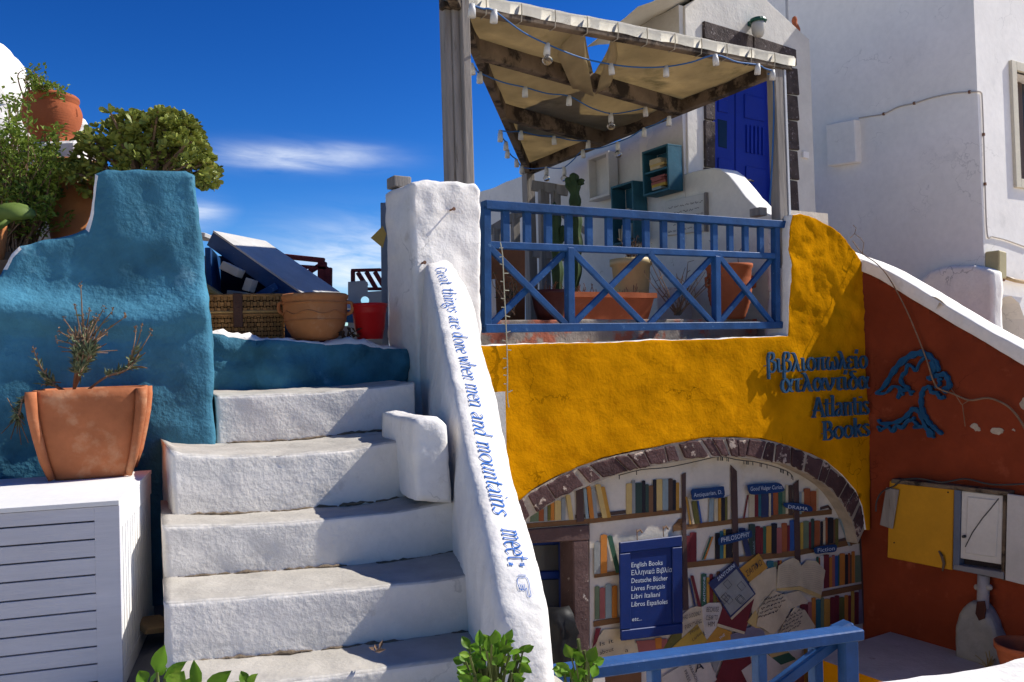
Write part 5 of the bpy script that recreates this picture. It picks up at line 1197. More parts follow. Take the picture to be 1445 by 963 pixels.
# long planter
D = RAIL.P(RAIL.hit(855, 430)[0], 0, -.75).y
LP_ = RAIL.shift(-.75)
a0, zt_ = LP_.hit(780, 411); a1 = LP_.hit(927, 409)[0]
pt_ = thing('window_box', 'long terracotta planter trough on the terrace ledge', 'planter', LP_.P((a0+a1)/2, lz, -.12))
bm = NB()
w_, h_ = (a1-a0)/2, zt_-lz
prf = [(.86, 0, .10), (.93, .55, .125), (.955, .8, .135), (1.0, .82, .15), (1.0, 1.0, .15), (.96, 1.0, .125), (.94, .7, .115), (.0, .7, .0)]
rg = []
for s_, zz, dd in prf:
    rg.append([bm.verts.new(LP_.P((a0+a1)/2+sx*w_*s_, lz+zz*h_, -.15+sy*dd)) for sx, sy in ((-1, 1), (1, 1), (1, -1), (-1, -1))])
for i in range(len(rg)-1):
    for j in range(4): bm.faces.new((rg[i][j], rg[i][(j+1) % 4], rg[i+1][(j+1) % 4], rg[i+1][j]))
bm.faces.new(rg[0][::-1]); bmesh.ops.remove_doubles(bm, verts=bm.verts[:], dist=1e-4)
gridcut(bm, LP_.o, (LP_.t,), .06); rough_up(bm, .004, 6, 1)
link('trough', bm, TERRA3, pt_)
# dry stalks in it
bm = NB(); rr = random.Random(4)
for i in range(40):
    q = LP_.P(a0+.05+rr.random()*(a1-a0-.1), zt_-.06, -.15); tube(bm, [q, q+Vector((rr.uniform(-.05, .05), rr.uniform(-.05, .05), rr.uniform(.05, .16)))], .004, 4)
link('dry_plants', bm, DRY, pt_, kind='stuff')
def potD(off, cx_): return RAIL.P(RAIL.hit(cx_, 430)[0], 0, -off).y
d = potD(.9, 778); y = ledge_y(778, d)
lathe_px('flower_pot', 776, d, shell([(17, y), (22, y-18), (25, y-36), (27, y-37), (27, y-43)], 0, 0), mat('dark_plum_plastic', (.10, .028, .022), .5), label='dark plum plastic pot holding the cactus on the terrace ledge', cat='pot')
d = potD(1.75, 893); y = ledge_y(893, d)
pcr = lathe_px('flower_pot', 893, d, shell([(21, y), (24, y-40), (27, 376), (30, 375), (30, 366)], 0, 0), flat('cream_plastic', (.55, .42, .20), .5), label='cream plastic pot behind the terracotta trough on the terrace', cat='pot')
def stalks(name, base, n, spread, h, m, label, cat, leaves=0, seed=1, lm=None, parent=None):
    rr = random.Random(seed); bm = NB(); base = Vector(base)
    t = thing(name, label, cat, base)
    tips = []
    for i in range(n):
        p = base+Vector((rr.uniform(-.03, .03), rr.uniform(-.03, .03), 0)); pts = [p]; v = Vector((rr.uniform(-spread, spread), rr.uniform(-spread, spread), h*rr.uniform(.6, 1.1)))
        for k in range(5):
            p = p+v/5+Vector((rr.uniform(-.03, .03), rr.uniform(-.03, .03), rr.uniform(-.01, .01)))*h; pts.append(p)
            if rr.random() < .7: tube(bm, [p, p+Vector((rr.uniform(-.12, .12), rr.uniform(-.12, .12), rr.uniform(.02, .14)))*h], .003, 4)
        tube(bm, pts, [.007-.0009*k for k in range(6)], 5); tips += pts[2:]
    link('stems', bm, m, t)
    if leaves:
        bm = NB()
        for i in range(leaves): leafq(bm, rr.choice(tips)+Vector((rr.gauss(0, .02), rr.gauss(0, .02), rr.gauss(0, .03))), rr, .03, .015)
        link('leaves', bm, lm, t)
    return t
def leafq(bm, p, rr, L, W, d=None, fold=.25, n=None):
    """one small folded leaf"""
    d = d or Vector((rr.gauss(0, 1), rr.gauss(0, 1), rr.gauss(.3, .8))); d = d.normalized()
    s = d.cross(Vector((rr.gauss(0, .5), rr.gauss(0, .5), 1))); s = s.normalized() if s.length > 1e-4 else d.orthogonal().normalized()
    nn = s.cross(d); L *= rr.uniform(.7, 1.25); W *= rr.uniform(.8, 1.2)
    a = bm.verts.new(p); b = bm.verts.new(p+d*L*.45+s*W/2+nn*W*fold); c = bm.verts.new(p+d*L); e = bm.verts.new(p+d*L*.45-s*W/2+nn*W*fold); m_ = bm.verts.new(p+d*L*.55-nn*W*.05)
    bm.faces.new((a, b, m_)); bm.faces.new((b, c, m_)); bm.faces.new((a, m_, e)); bm.faces.new((m_, c, e))
def leaf_round(bm, p, rr, L, W, d):
    """fleshy rounded leaf"""
    d = d.normalized(); s = d.cross(Vector((rr.gauss(0, .6), rr.gauss(0, .6), 1))); s = s.normalized() if s.length > 1e-4 else d.orthogonal().normalized(); nn = s.cross(d)
    pr = ((.0, .0), (.3, .55), (.65, 1), (.9, .75), (1, .0)); L *= rr.uniform(.75, 1.2)
    l = [bm.verts.new(p+d*L*t+s*W/2*w+nn*(W*.12*w)) for t, w in pr]; r = [bm.verts.new(p+d*L*t-s*W/2*w+nn*(W*.12*w)) for t, w in pr[1:-1]]
    mid_ = [bm.verts.new(p+d*L*t-nn*W*.08) for t, w in pr[1:-1]]
    bm.faces.new((l[0], l[1], mid_[0])); bm.faces.new((l[0], mid_[0], r[0]))
    for i in range(2): bm.faces.new((l[1+i], l[2+i], mid_[i+1], mid_[i])); bm.faces.new((mid_[i], mid_[i+1], r[i+1], r[i]))
    bm.faces.new((l[3], l[4], mid_[2])); bm.faces.new((mid_[2], l[4], r[2]))
stalks('potted_succulent', atD(893, 372, d), 16, .12, .22, DRY, 'dark withered plant in the cream pot on the terrace', 'plant', 120, 5, mat('dark_dry_leaf', (.06, .035, .02), .9))
d = potD(.75, 1031); y = ledge_y(1031, d); s_ = d/FPX
jr = thing('terracotta_jar', 'ribbed terracotta jar behind the right end of the blue railing', 'jar', atD(1031, y, d))
ribs = [(19+11*math.sin(min(1, k/16)*1.9)+(.7 if k % 2 else 0), y-k*3.1) for k in range(20)]
lathe_px('body', 1031, d, ribs+[(31, 381), (33, 378), (33, 374), (28, 374), (27, 382), (0, 390)], TERRA3, jr)
for sg in (-1, 1):
    bm = NB(); c_ = atD(1031+sg*29, 398, d); tube(bm, [c_+FY.t*(sg*-.005)+Z*.05, c_+FY.t*(sg*.05)+Z*.03, c_+FY.t*(sg*.045)-Z*.04, c_-Z*.05], .014, 8); link('handle', bm, TERRA3, jr, smooth=True)
stalks('dry_shrub', atD(1050, 440, potD(1.3, 1050)), 12, .35, .75, DRY, 'bare twiggy shrub in front of the poem board', 'shrub', 0, 8)
stalks('dry_bush', atD(955, 445, potD(1.1, 955)), 14, .4, .5, DRY, 'low tangle of bare branches beside the long trough', 'shrub', 0, 12)
# low white wall and brown board
wl = RAIL.shift(-1.35)
bm = slab_bm(wl, ptlist(wl, [(928, 407), (985, 402), (1062, 398), (1062, 460), (928, 460)]), 0, -.2, .015, .08, .008, 4); link('low_terrace_wall', bm, WHITE, label='low white wall behind the bare branches on the terrace', cat='wall', smooth=True)
bd = RAIL.shift(-1.0)
bm = slab_bm(bd, ptlist(bd, [(672, 344), (741, 350), (741, 462), (672, 462)]), 0, -.04, .004); link('brown_board', bm, mat('brown_plywood', (.24, .10, .04), .8, .25, 3, .2, 30, c2=(.13, .05, .025), c2t=.55, c2w=.2), label='brown plywood board leaning at the back of the terrace', cat='board')
bd2 = RAIL.shift(-.6)
bm = slab_bm(bd2, ptlist(bd2, [(684, 395), (699, 394), (701, 452), (684, 453)]), 0, -.03, .004); link('white_board', bm, WPT, label='small white board standing behind the railing by the pillar', cat='board')
stalks('ivy_plant', atD(722, 445, potD(.8, 722)), 8, .18, .35, DRY, 'straggly green plant in front of the brown board', 'plant', 60, 21, mat('dark_green_leaf', (.03, .07, .03), .6, .3))
# wooden frame behind
wf_ = thing('wooden_rack', 'grey weathered wooden rack at the back of the terrace', 'rack', atD(745, 340, 9.4))
for a, b, w in (((690, 327), (742, 296), .09), ((750, 262), (802, 270), .11), ((700, 322), (702, 440), .09), ((727, 302), (729, 440), .09), ((767, 268), (770, 440), .12), ((784, 270), (787, 440), .1), ((752, 358), (800, 364), .08), ((790, 300), (830, 330), .06)):
    bm = NB(); bar(bm, atD(*a, 9.3), atD(*b, 9.3), w, .06, FY.t if abs(a[0]-b[0]) < 5 else Z, .005); link('timber', bm, WOODG, wf_)
# cacti
def cactus(label, pts, D, r, arms=()):
    t = thing('cactus', label, 'cactus', atD(*pts[0], D))
    def col_(pp, r, name):
        path = catmull([atD(x, y, D) for x, y in pp], 8); bm = NB(); seg = 20; rings = []; n_ = len(path)
        for i, p in enumerate(path):
            f = min(1, .55+i*.1)*min(1, ((n_-1-i)*.22)**.5 if i < n_-1 else .1); w = 1+.16*math.sin(i*1.05)
            rings.append([bm.verts.new(p+Vector((math.cos(6.283*j/seg), math.sin(6.283*j/seg), 0))*(r*f*w*(1+.22*math.cos(5*6.283*j/seg)))) for j in range(seg)])
        for i in range(n_-1):
            for j in range(seg): bm.faces.new((rings[i][j], rings[i][(j+1) % seg], rings[i+1][(j+1) % seg], rings[i+1][j]))
        bm.faces.new(rings[-1]); link(name, bm, CACT, t, smooth=True)
    col_(pts, r, 'stem')
    for a in arms: col_(a, r*.72, 'arm')
cactus('tall column cactus with short arms rising beyond the railing', [(806, 430), (812, 380), (813, 330), (811, 290), (810, 262), (809, 244)], 8.2, .047, [[(811, 278), (803, 262), (801, 250)], [(812, 264), (818, 260), (820, 252)]])
cactus('shorter dark cactus beside the wooden rack', [(787, 430), (786, 380), (784, 330), (782, 285)], 7.9, .045, [[(786, 350), (793, 335), (794, 318)]])
for (x, y0, s__) in ((770, 418, 3), (812, 425, 4)):
    stalks('dry_potted_grass', atD(x, 440, 7.3), 14, .1, .22, mat('straw', (.26, .13, .05), .9), 'dry brown grass beside the %s' % ('plum pot' if x < 800 else 'terracotta trough'), 'plant', 0, s__)

# ================================================================== LEFT: garden above the blue wall
gz = 2.25
bm = NB(); prism(bm, [(-5.0, 4.55, gz), (-1.85, 4.62, gz), (-2.45, 6.6, gz), (-5.0, 6.6, gz)], (0, 0, -gz-1.4)); link('planting_bed', bm, mat('dry_soil', (.14, .09, .06), .95, .3, 8, .6, 30), kind='structure')
def bz(px, D): return proj(Vector((atD(px, 300, D).x, D, gz)))[1]
def jar(label, cx_, D, prof, m, rim, handles, scale=1):
    t = thing('terracotta_jar', label, 'jar', atD(cx_, prof[0][1], D)); lathe_px('body', cx_, D, prof+[(rim[0], rim[1]+3), (rim[0]+2, rim[1]+1), (rim[0]+2, rim[1]-3), (rim[0], rim[1]-5), (rim[0]-5, rim[1]-4), (rim[0]-6, rim[1]+6), (0, rim[1]+9)], m, t, 36)
    for hx, hy, sg in handles:
        c_ = atD(hx, hy, D); k = D/FPX; bm = NB(); tube(bm, catmull([c_+Vector((0, 0, 6*k)), c_+Vector((sg*5*k, -.02, 4*k)), c_+Vector((sg*5*k, -.02, -4*k)), c_+Vector((0, 0, -8*k))], 4), 2.2*k, 8); link('handle', bm, m, t, smooth=True)
    return t
def rib(pts, n=22, amp=.6):
    o = []; P = catmull([Vector(p) for p in pts], n//(len(pts)-1)+1)
    for i, p in enumerate(P): o.append((p.x+(amp if i % 2 else 0), p.y))
    return o
jar('ribbed terracotta jar with handles raised on a white plinth among shrubs', 74, 5.3, rib([(20, 206), (25, 195), (34, 180), (38, 165), (37, 155), (34, 148)], 40, 1.3), TERRA3, (34, 141), [(105, 160, 1)])
y = 322
jar('wide terracotta jar with lug handle behind the blue wall', 104, 5.0, rib([(25, bz(104, 5.0)), (31, 312), (38, 292), (39, 268), (34, 250), (32, 240)], 36, .9), TERRA2, (32, 233), [(72, 247, -1)])
bm = NB(); p_ = atD(74, 206, 5.3); box_bm(bm, Vector((p_.x+.03, p_.y+.08, (p_.z+gz)/2)), (Vector((1, 0, 0)), Vector((0, 1, 0)), Z), (.18, .2, (p_.z-gz)/2), .02); rough_up(bm, .01, 5, 1); link('plinth', bm, WHITE, label='white plastered plinth carrying the ribbed terracotta jar', cat='plinth')
lathe_px('chimney_pot', 105, 5.9, [(20, bz(105, 5.9)), (20, 225), (17, 205), (16, 182), (20, 178), (21, 172), (18, 167), (8, 164), (0, 163)], WHITES, label='small rounded white chimney behind the ribbed jar', cat='chimney')
rk = NB(); bmesh.ops.create_icosphere(rk, subdivisions=4, radius=1); c_ = atD(-32, 160, 6.1)
for v in rk.verts: v.co = c_+Vector((v.co.x*.36, v.co.y*.4, v.co.z*.57))
rough_up(rk, .12, 2.6, 5, None, .04, 8)
bm2 = NB(); box_bm(bm2, Vector((c_.x, c_.y, (gz+c_.z)/2)), (Vector((1, 0, 0)), Vector((0, 1, 0)), Z), (.25, .25, (c_.z-gz)/2)); merge(rk, bm2)
link('painted_rock', rk, WHITE, label='lumpy whitewashed rock dome behind the shrubs', cat='rock', smooth=True)
rr = random.Random(11)
# shrub
def shrub(name, label, D, regions, leaves, size, m, stems, seed, base):
    rr = random.Random(seed); t = thing(name, label, 'shrub', base); bmS = NB(); bmL = NB(); spots = []
    for (x0, y0, x1, y1, k) in regions:
        for i in range(k):
            a = rr.random(); p = atD(x0+(x1-x0)*rr.random(), y0+(y1-y0)*rr.random(), D+rr.uniform(-.28, .28)); b_ = Vector(base)+Vector((rr.uniform(-.12, .12), rr.uniform(-.1, .1), 0))
            m1 = b_.lerp(p, .55)+Vector((rr.uniform(-.06, .06), rr.uniform(-.06, .06), .04)); pts = catmull([b_, m1, p], 6)
            tube(bmS, pts, [.006-.0045*j/12 for j in range(13)], 4); spots += pts[6:]+[p, p]
    for i in range(leaves):
        q = rr.choice(spots); leafq(bmL, q+Vector((rr.gauss(0, .018), rr.gauss(0, .018), rr.gauss(0, .018))), rr, size, size*.55)
    link('stems', bmS, DRY, t); link('foliage', bmL, m, t); return t
shrub('small_leaved_shrub', 'wild small leaved green shrub in front of the terracotta jars', 4.75, [(-45, 135, 40, 240, 45), (0, 180, 85, 300, 60), (-30, 240, 95, 330, 50), (35, 195, 92, 240, 16)], 5600, .036, LEAFS, 5, 31, (atD(10, 300, 4.75).x, 4.75, gz))
shrub('sapling', 'small succulent sapling growing out of the ribbed terracotta jar', 5.3, [(36, 92, 62, 134, 14), (56, 110, 92, 140, 10)], 420, .034, LEAFS, 3, 33, atD(66, 148, 5.3))
# jade plant
jb = thing('jade_plant', 'dense round jade plant with fleshy leaves over the blue wall', 'plant', atD(200, 300, 4.75))
bmL = NB(); bmS = NB(); D = 4.78; c_ = atD(205, 225, D); rr = random.Random(5); k_ = D/FPX
lob = [(165, 205, 42, 30), (215, 195, 48, 33), (250, 190, 34, 26), (150, 232, 40, 28), (265, 225, 30, 28), (200, 235, 60, 32), (285, 242, 15, 17), (128, 252, 14, 20), (195, 182, 24, 14), (245, 176, 20, 12)]
for i in range(820):
    lx, ly, rx, ry = rr.choice(lob) if rr.random() < .6 else rr.choice(lob[:6]); a = rr.uniform(0, 6.283); e = rr.uniform(-1, 1); rad = rr.uniform(.62, 1.0)*rr.choice((1, 1, 1, 1.12))
    dx, dy, dz = math.cos(a)*math.sqrt(1-e*e), math.sin(a)*math.sqrt(1-e*e), e
    p = atD(lx, ly, D)+Vector((dx*rx*k_*rad, dy*.26*rad, dz*ry*k_*rad)); od = Vector((dx, dy, dz+.45)).normalized()
    sz_ = rr.uniform(.65, 1.3)
    for j in range(5):
        q = 6.283*j/5+rr.random(); o1 = od.orthogonal().normalized(); o2 = od.cross(o1); dd = od*.75+(o1*math.cos(q)+o2*math.sin(q))*.8; leaf_round(bmL, p, rr, .044*sz_, .030*sz_, dd)
    if i % 9 == 0: tube(bmS, [Vector((c_.x, D, gz)), c_.lerp(p, .5)-Z*.08, p], [.02, .01, .005], 5)
link('foliage', bmL, LEAFJ, jb); link('stems', bmS, DRY, jb)
# flat aloe pad and its pot at the frame edge
al = thing('prickly_pear', 'flat green cactus pads in a clay pot at the wall corner', 'plant', atD(-8, 345, 4.35))
for pts in ([(-14, 300), (0, 288), (20, 287), (38, 292), (48, 302), (46, 309), (30, 311), (10, 312), (-8, 312)], [(-24, 322), (-6, 316), (8, 306), (14, 312), (4, 322), (-12, 330)]):
    bm = NB(); prism(bm, [atD(x, y, 4.3+(x*.0012)) for x, y in pts], (.0, .035, .012)); bmesh.ops.recalc_face_normals(bm, faces=bm.faces[:]); bmesh.ops.bevel(bm, geom=bm.edges[:], offset=.008, segments=2, affect='EDGES', clamp_overlap=True); link('pad', bm, mat('pad_green', (.14, .20, .04), .6, .2, 5, .1, 30), al, smooth=True)
lathe_px('pot', -12, 4.38, shell([(15, 372), (19, 340), (21, 322), (21, 318)], 0, 0), TERRA2, al)
wall_low = NB(); box_bm(wall_low, Vector((atD(-30, 380, 4.5).x, 4.55, 1.2)), (Vector((1, 0, 0)), Vector((0, 1, 0)), Z), (.5, .24, .97)); link('planting_bed', wall_low, mat('dry_soil', (.14, .09, .06)), kind='structure')

# ================================================================== LEDGE ITEMS
def ly(px, D): return proj(Vector((atD(px, 480, D).x, D, LEDGE_Z+.004)))[1]
# wicker basket
bk = Plane(atD(345, 450, 5.22), R(13)); zb_ = LEDGE_Z-.01
x0, x1 = bk.hit(288, 450)[0], bk.hit(399, 450)[0]; h1 = bk.hit(345, 443)[1]; h2 = bk.hit(345, 417)[1]
bsk = thing('wicker_basket', 'brown wicker hamper with leather strap on the blue ledge', 'basket', bk.P((x0+x1)/2, zb_, -.13))
WK = mat('wicker', (.34, .18, .06), .7, .3, 14, .2, 60, c2=(.10, .05, .02), c2t=.56, c2w=.15, c2s=18); WKD = flat('dark_wicker_gaps', (.05, .028, .014), .9); WKL = mat('pale_cane', (.42, .27, .10), .7, .2, 14, .1, 60)
def weave(zl, zh, nx, nz_, name):
    bm = NB(); box_bm(bm, bk.P((x0+x1)/2, (zl+zh)/2, -.14), (bk.t, Z, bk.n), ((x1-x0)/2-.006, (zh-zl)/2-.003, .13))
    dx, dz = (x1-x0)/nx, (zh-zl)/nz_
    for i in range(nx):
        for j in range(nz_):
            if (i+j) % 2 == 0: box_bm(bm, bk.P(x0+dx*(i+.5), zl+dz*(j+.5), -.002), (bk.t, Z, bk.n), (dx*.56, dz*.34, .012))
            else: box_bm(bm, bk.P(x0+dx*(i+.5), zl+dz*(j+.5), -.008), (bk.t, Z, bk.n), (dx*.3, dz*.5, .008))
    for i in range(9):
        for j in range(nz_): 
            if (i+j) % 2 == 0: box_bm(bm, bk.P(x1-.004, zl+dz*(j+.5), -.02-i*.028), (bk.n, Z, bk.t), (.016, dz*.36, .007))
    bm.faces.ensure_lookup_table()
    for i_, f in enumerate(bm.faces): f.material_index = 0 if i_ < 6 else 1
    return link(name, bm, [WKD, WK], bsk)
weave(zb_, h1, 24, 7, 'body'); weave(h1+.006, h2, 24, 3, 'lid')
for zz in (zb_+.012, h1-.006, h1+.012, h2):
    bm = NB(); tube(bm, [bk.P(x0, zz, .006), bk.P(x1+.008, zz, .006), bk.P(x1+.008, zz, -.27)], .009, 6); link('cane_rim', bm, WKL if zz > h1 and zz < h2 else WK, bsk)
sx_ = bk.hit(336, 440)[0]
bm = NB(); box_bm(bm, bk.P(sx_, (h2+zb_)/2+.06, .014), (bk.t, Z, bk.n), (.028, .105, .004), .003); s_ = link('strap', bm, mat('brown_leather', (.09, .045, .03), .6), bsk)
bm = NB(); tube(bm, [bk.P(sx_-.005+.02*math.cos(q*.5236), zb_+.05+.026*math.sin(q*.5236), .02) for q in range(13)], .005, 6); link('buckle', bm, flat('old_metal', (.35, .32, .28), .4, metal=.7), s_)
# pot bowl with wavy band
D = 5.2; yb = ly(446, D)
bo = thing('clay_bowl', 'wide orange clay bowl with wavy relief and two handles on the ledge', 'bowl', atD(446, yb, D))
lathe_px('body', 446, D, [(26, yb), (33, yb-6), (40, yb-18), (43.5, yb-32), (44.5, yb-46), (44, yb-56), (46, yb-59), (46.5, yb-63), (44, yb-65), (41, yb-63), (40, yb-50), (36, yb-20), (0, yb-10)], TERRA2, bo, 44)
for k, (yy, am) in enumerate(((yb-52, 0), (yb-38, 2.4), (yb-28, 0))):
    bm = NB(); pts = []; s_ = D/FPX; c_ = atD(446, yb, D)
    for j in range(73):
        a = 6.283*j/72; r_ = (44.6 if k < 2 else 43)*s_; pts.append(c_+Vector((math.cos(a)*r_, math.sin(a)*r_, (yb-yy+am*math.sin(a*7))*s_)))
    tube(bm, pts, .0045, 5); link('relief_band', bm, TERRA2, bo, smooth=True)
for sg in (-1, 1):
    c_ = atD(446+sg*44, yb-45, D); s_ = D/FPX; bm = NB(); tube(bm, catmull([c_+Vector((-sg*.004, 0, 9*s_)), c_+Vector((sg*7*s_, -.01, 7*s_)), c_+Vector((sg*7*s_, -.01, -4*s_)), c_+Vector((-sg*.004, 0, -8*s_))], 4), .011, 8); link('handle', bm, TERRA2, bo, smooth=True)
# red bucket
D = 5.25; yb = ly(522, D)
bu = thing('red_bucket', 'red plastic bucket beside the white pillar', 'bucket', atD(522, yb, D))
lathe_px('body', 522, D, shell([(18, yb), (20, yb-12), (21, yb-13), (24, yb-44), (25.5, yb-45), (26, yb-50)], 0, 0, th=1.5), flat('red_plastic', (.50, .012, .012), .35, .06), bu)
bm = NB(); rr = random.Random(2)
for i in range(26): leafq(bm, Vector((atD(492, 480, 5.15).x+rr.uniform(-.03, .05), 5.15+rr.uniform(-.05, .05), LEDGE_Z+rr.uniform(.0, .05))), rr, .05, .03)
link('dry_leaves', bm, mat('dark_dry_leaf', (.06, .035, .02), .9), label='heap of dark dry leaves between bowl and bucket', cat='leaves', kind='stuff')
# display case with raised lid
dc = thing('display_case', 'blue wooden display case with tilted white topped lid behind the basket', 'case', atD(360, 450, 5.7))
A_ = atD(301, 326, 5.75); B_ = atD(452, 432, 5.45); C_ = min((atD(374, 340, 5.4+.02*q_) for q_ in range(90)), key=lambda c__: abs((c__-A_).dot((B_-A_).normalized())))
e1 = (B_-A_); L1 = e1.length; e1.normalize(); e2 = C_-A_; e2 = e2-e1*e2.dot(e1); L2 = e2.length; e2.normalize(); e3 = e1.cross(e2)
if e3.z < 0: e3 = -e3
WT = mat('weathered_white_top', (.56, .54, .50), .8, .12, 5, .2, 30, c2=(.36, .32, .26), c2t=.6, c2w=.15, c2s=6)
bm = NB(); box_bm(bm, A_+e1*L1/2+e2*L2/2-e3*.004, (e1, e2, e3), (L1/2, L2/2, .006)); link('lid_top', bm, WT, dc)
for nm, c0, hs in (('lid_side', A_+e1*L1/2+e2*.012-e3*.06, (L1/2, .012, .05)), ('lid_side', A_+e1*L1/2+e2*(L2-.012)-e3*.06, (L1/2, .012, .05)), ('lid_end', A_+e1*.012+e2*L2/2-e3*.06, (.012, L2/2-.025, .05)), ('lid_end', B_-e1*.012+e2*L2/2-e3*.06, (.012, L2/2-.025, .05))):
    bm = NB(); box_bm(bm, c0, (e1, e2, e3), hs, .004); link(nm, bm, BLUEP, dc)
cp = Plane(atD(345, 440, 5.65), R(13))
bx0, bx1 = cp.hit(284, 440)[0], cp.hit(440, 440)[0]; bz1 = cp.hit(345, 428)[1]
bm = NB(); box_bm(bm, cp.P((bx0+bx1)/2, (bz1+LEDGE_Z)/2-.15, -.3), (cp.t, Z, cp.n), ((bx1-bx0)/2, (bz1-LEDGE_Z)/2+.15, .3), .005); link('case_box', bm, BLUEP, dc)
bm = NB(); box_bm(bm, cp.P(cp.hit(294, 400)[0], cp.hit(294, 385)[1], -.3), (cp.t, Z, cp.n), (.02, .17, .28), .005); link('case_end', bm, BLUEP, dc)
bm = NB(); bar(bm, atD(342, 431, 5.55), atD(391, 404, 5.55), .03, .05, Vector((0, 1, 0)), .004); link('lid_stay', bm, BLUEP, dc)
bm = NB(); box_bm(bm, cp.P(cp.hit(340, 390)[0], cp.hit(340, 392)[1], -.62), (cp.t, Z, cp.n), (.3, .22, .01)); link('case_back', bm, flat('near_black_blue', (.01, .012, .03), .9), dc)  # near-black panel closing the view under the lid
for i, (x, y, w, h, c, ang) in enumerate(((328, 381, 26, 12, 'wht', -28), (300, 412, 40, 8, 'tan', -35), (310, 420, 36, 6, 'och', -20), (338, 420, 28, 16, 'gry', -8), (353, 403, 10, 18, 'wht', -20), (375, 424, 30, 6, 'wht', -5), (368, 420, 22, 9, 'rst', -2))):
    D = 5.5; c0 = atD(x, y, D); a = R(ang); ax = (Vector((math.cos(a), .1, math.sin(a))).normalized()); az_ = ax.cross(Vector((0, 1, 0))).normalized(); bm = NB(); box_bm(bm, c0, (ax, Vector((0, 1, 0)), az_), (w/2*D/FPX, .06, h/2*D/FPX), .003)
    link('display_contents', bm, BM_(c), dc)
# red furniture and boards beyond
RDW = mat('red_brown_paint', (.16, .025, .025), .6, .2, 6, .15, 40)
def furn(name, label, cat, bars, D, m):
    t = thing(name, label, cat, atD(*bars[0][0], D))
    for a, b, w, h in bars:
        bm = NB(); bar(bm, atD(*a, D), atD(*b, D), .05, w*D/FPX, Vector((0, 1, 0)), .004); link('timber', bm, m, t)
    return t
furn('red_table', 'dark red wooden table end behind the tilted lid', 'table', [((400, 362), (458, 368), 7, 0), ((415, 376), (463, 379), 5, 0), ((455, 370), (454, 520), 12, 0), ((463, 378), (462, 520), 11, 0), ((430, 388), (456, 372), 6, 0)], 6.9, RDW)
furn('red_chair', 'dark red slatted chair back beside the grey panel', 'chair', [((496, 382), (538, 381), 4, 0), ((498, 382), (499, 520), 5, 0), ((505, 385), (517, 404), 6, 0), ((517, 384), (531, 408), 6, 0), ((529, 384), (541, 404), 6, 0), ((496, 408), (540, 408), 4, 0)], 6.5, RDW)
gp_ = Plane(atD(515, 430, 5.95), R(10))
hole = [(515+6*math.cos(a*.5236), 424+6*math.sin(a*.5236)) for a in range(12)]
pts = [(491, 398), (515, 396), (519, 399), (519, 412), (548, 410), (548, 500), (491, 500)]
bm = NB(); es = []
hole2 = [(537+3.5*math.cos(a*.5236), 447+3.5*math.sin(a*.5236)) for a in range(12)]
for lp_ in (pts, hole, hole2):
    fv = [bm.verts.new(gp_.W(*p)) for p in lp_]; es += [bm.edges.new((fv[i], fv[(i+1) % len(fv)])) for i in range(len(fv))]
bmesh.ops.triangle_fill(bm, use_beauty=True, edges=es); bmesh.ops.solidify(bm, geom=bm.faces[:], thickness=.03); link('grey_cutout_panel', bm, mat('grey_board_paint', (.30, .33, .36), .8, .1, 5, .15, 30), label='grey board with round cut hole beside the red bucket', cat='board')
bm = NB(); bar(bm, atD(542.5, 287, 5.75), atD(545, 500, 5.75), .05, 10*5.75/FPX, Vector((0, 1, 0)), .004); link('grey_post', bm, mat('blue_grey_paint', (.16, .20, .26), .7), label='narrow blue grey post behind the white pillar', cat='post')
bm = NB(); prism(bm, [atD(x, y, 5.72) for x, y in ((523, 336), (540, 319), (545, 330), (540, 350))], (0, .02, 0)); link('yellow_sign', bm, flat('faded_yellow', (.50, .34, .09), .7), label='small yellow diamond sign on the blue grey post', cat='sign')
bm = NB(); box_bm(bm, PC.P(PC.hit(563, 256, -.3)[0], PC.hit(600, 250)[1]+.016, -.30), (PC.t, Z, PC.n), (.06, .035, .06), .005); link('wood_block', bm, WOODG, label='grey wooden block lying on top of the white pillar', cat='block')
bm = NB(); box_bm(bm, atD(1070, 300, 7.33), (FY.t, Z, FY.n), (.045, .035, .06), .004); link('wood_block', bm, WOODG, label='short dark wooden block at the foot of the pergola post', cat='block')
# second bench behind the case, seen as a pale edge
bm = NB(); bar(bm, atD(276, 333, 6.0), atD(300, 336, 6.0), .3, .03, Vector((0, 1, 0)), .003); link('white_shelf_end', bm, WPT, label='pale board end between the blue wall and the tilted lid', cat='board')

# ================================================================== CABINET WITH POT
CB = Plane(hitZ(168, 706, 1.15), R(16.2)); zc1 = 1.15; CDEP = .86; CLEN = 1.5
cb = thing('louvred_cabinet', 'pale louvred wooden cabinet carrying the square terracotta pot', 'cabinet', CB.P(-CLEN/2, .5, -CDEP/2))
CBM = mat('shade_tinted_white_paint', (.60, .585, .605), .6, .06, 3, .12, 40, streak=(.4, 1, 6)); CBT = mat('white_cabinet_paint', (.80, .78, .74), .6, .05, 4, .08, 40)  # front is white wood too; its bluish shade is put into CBM's colour
def cbx(name, a0, a1, z0, z1, f0, f1, m=CBM, parent=cb, bev=.0006):
    bm = NB(); box_bm(bm, CB.P((a0+a1)/2, (z0+z1)/2, (f0+f1)/2), (CB.t, Z, CB.n), ((a1-a0)/2, (z1-z0)/2, (f0-f1)/2), bev); return link(name, bm, m, parent)
cbx('top', -CLEN, .0, zc1-.016, zc1, .004, -CDEP, CBT)
st_w = .078
cbx('stile', -st_w, -.0, .5, zc1-.018, 0, -.022); cbx('stile', -CLEN, -CLEN+st_w, .5, zc1-.018, 0, -.022)
zs_ = [CB.hit(141, y)[1] for y in (736.6, 761.8, 787, 812, 838, 862.5, 888, 913, 937.7, 963)]
zs_ = [zc1-.018]+zs_
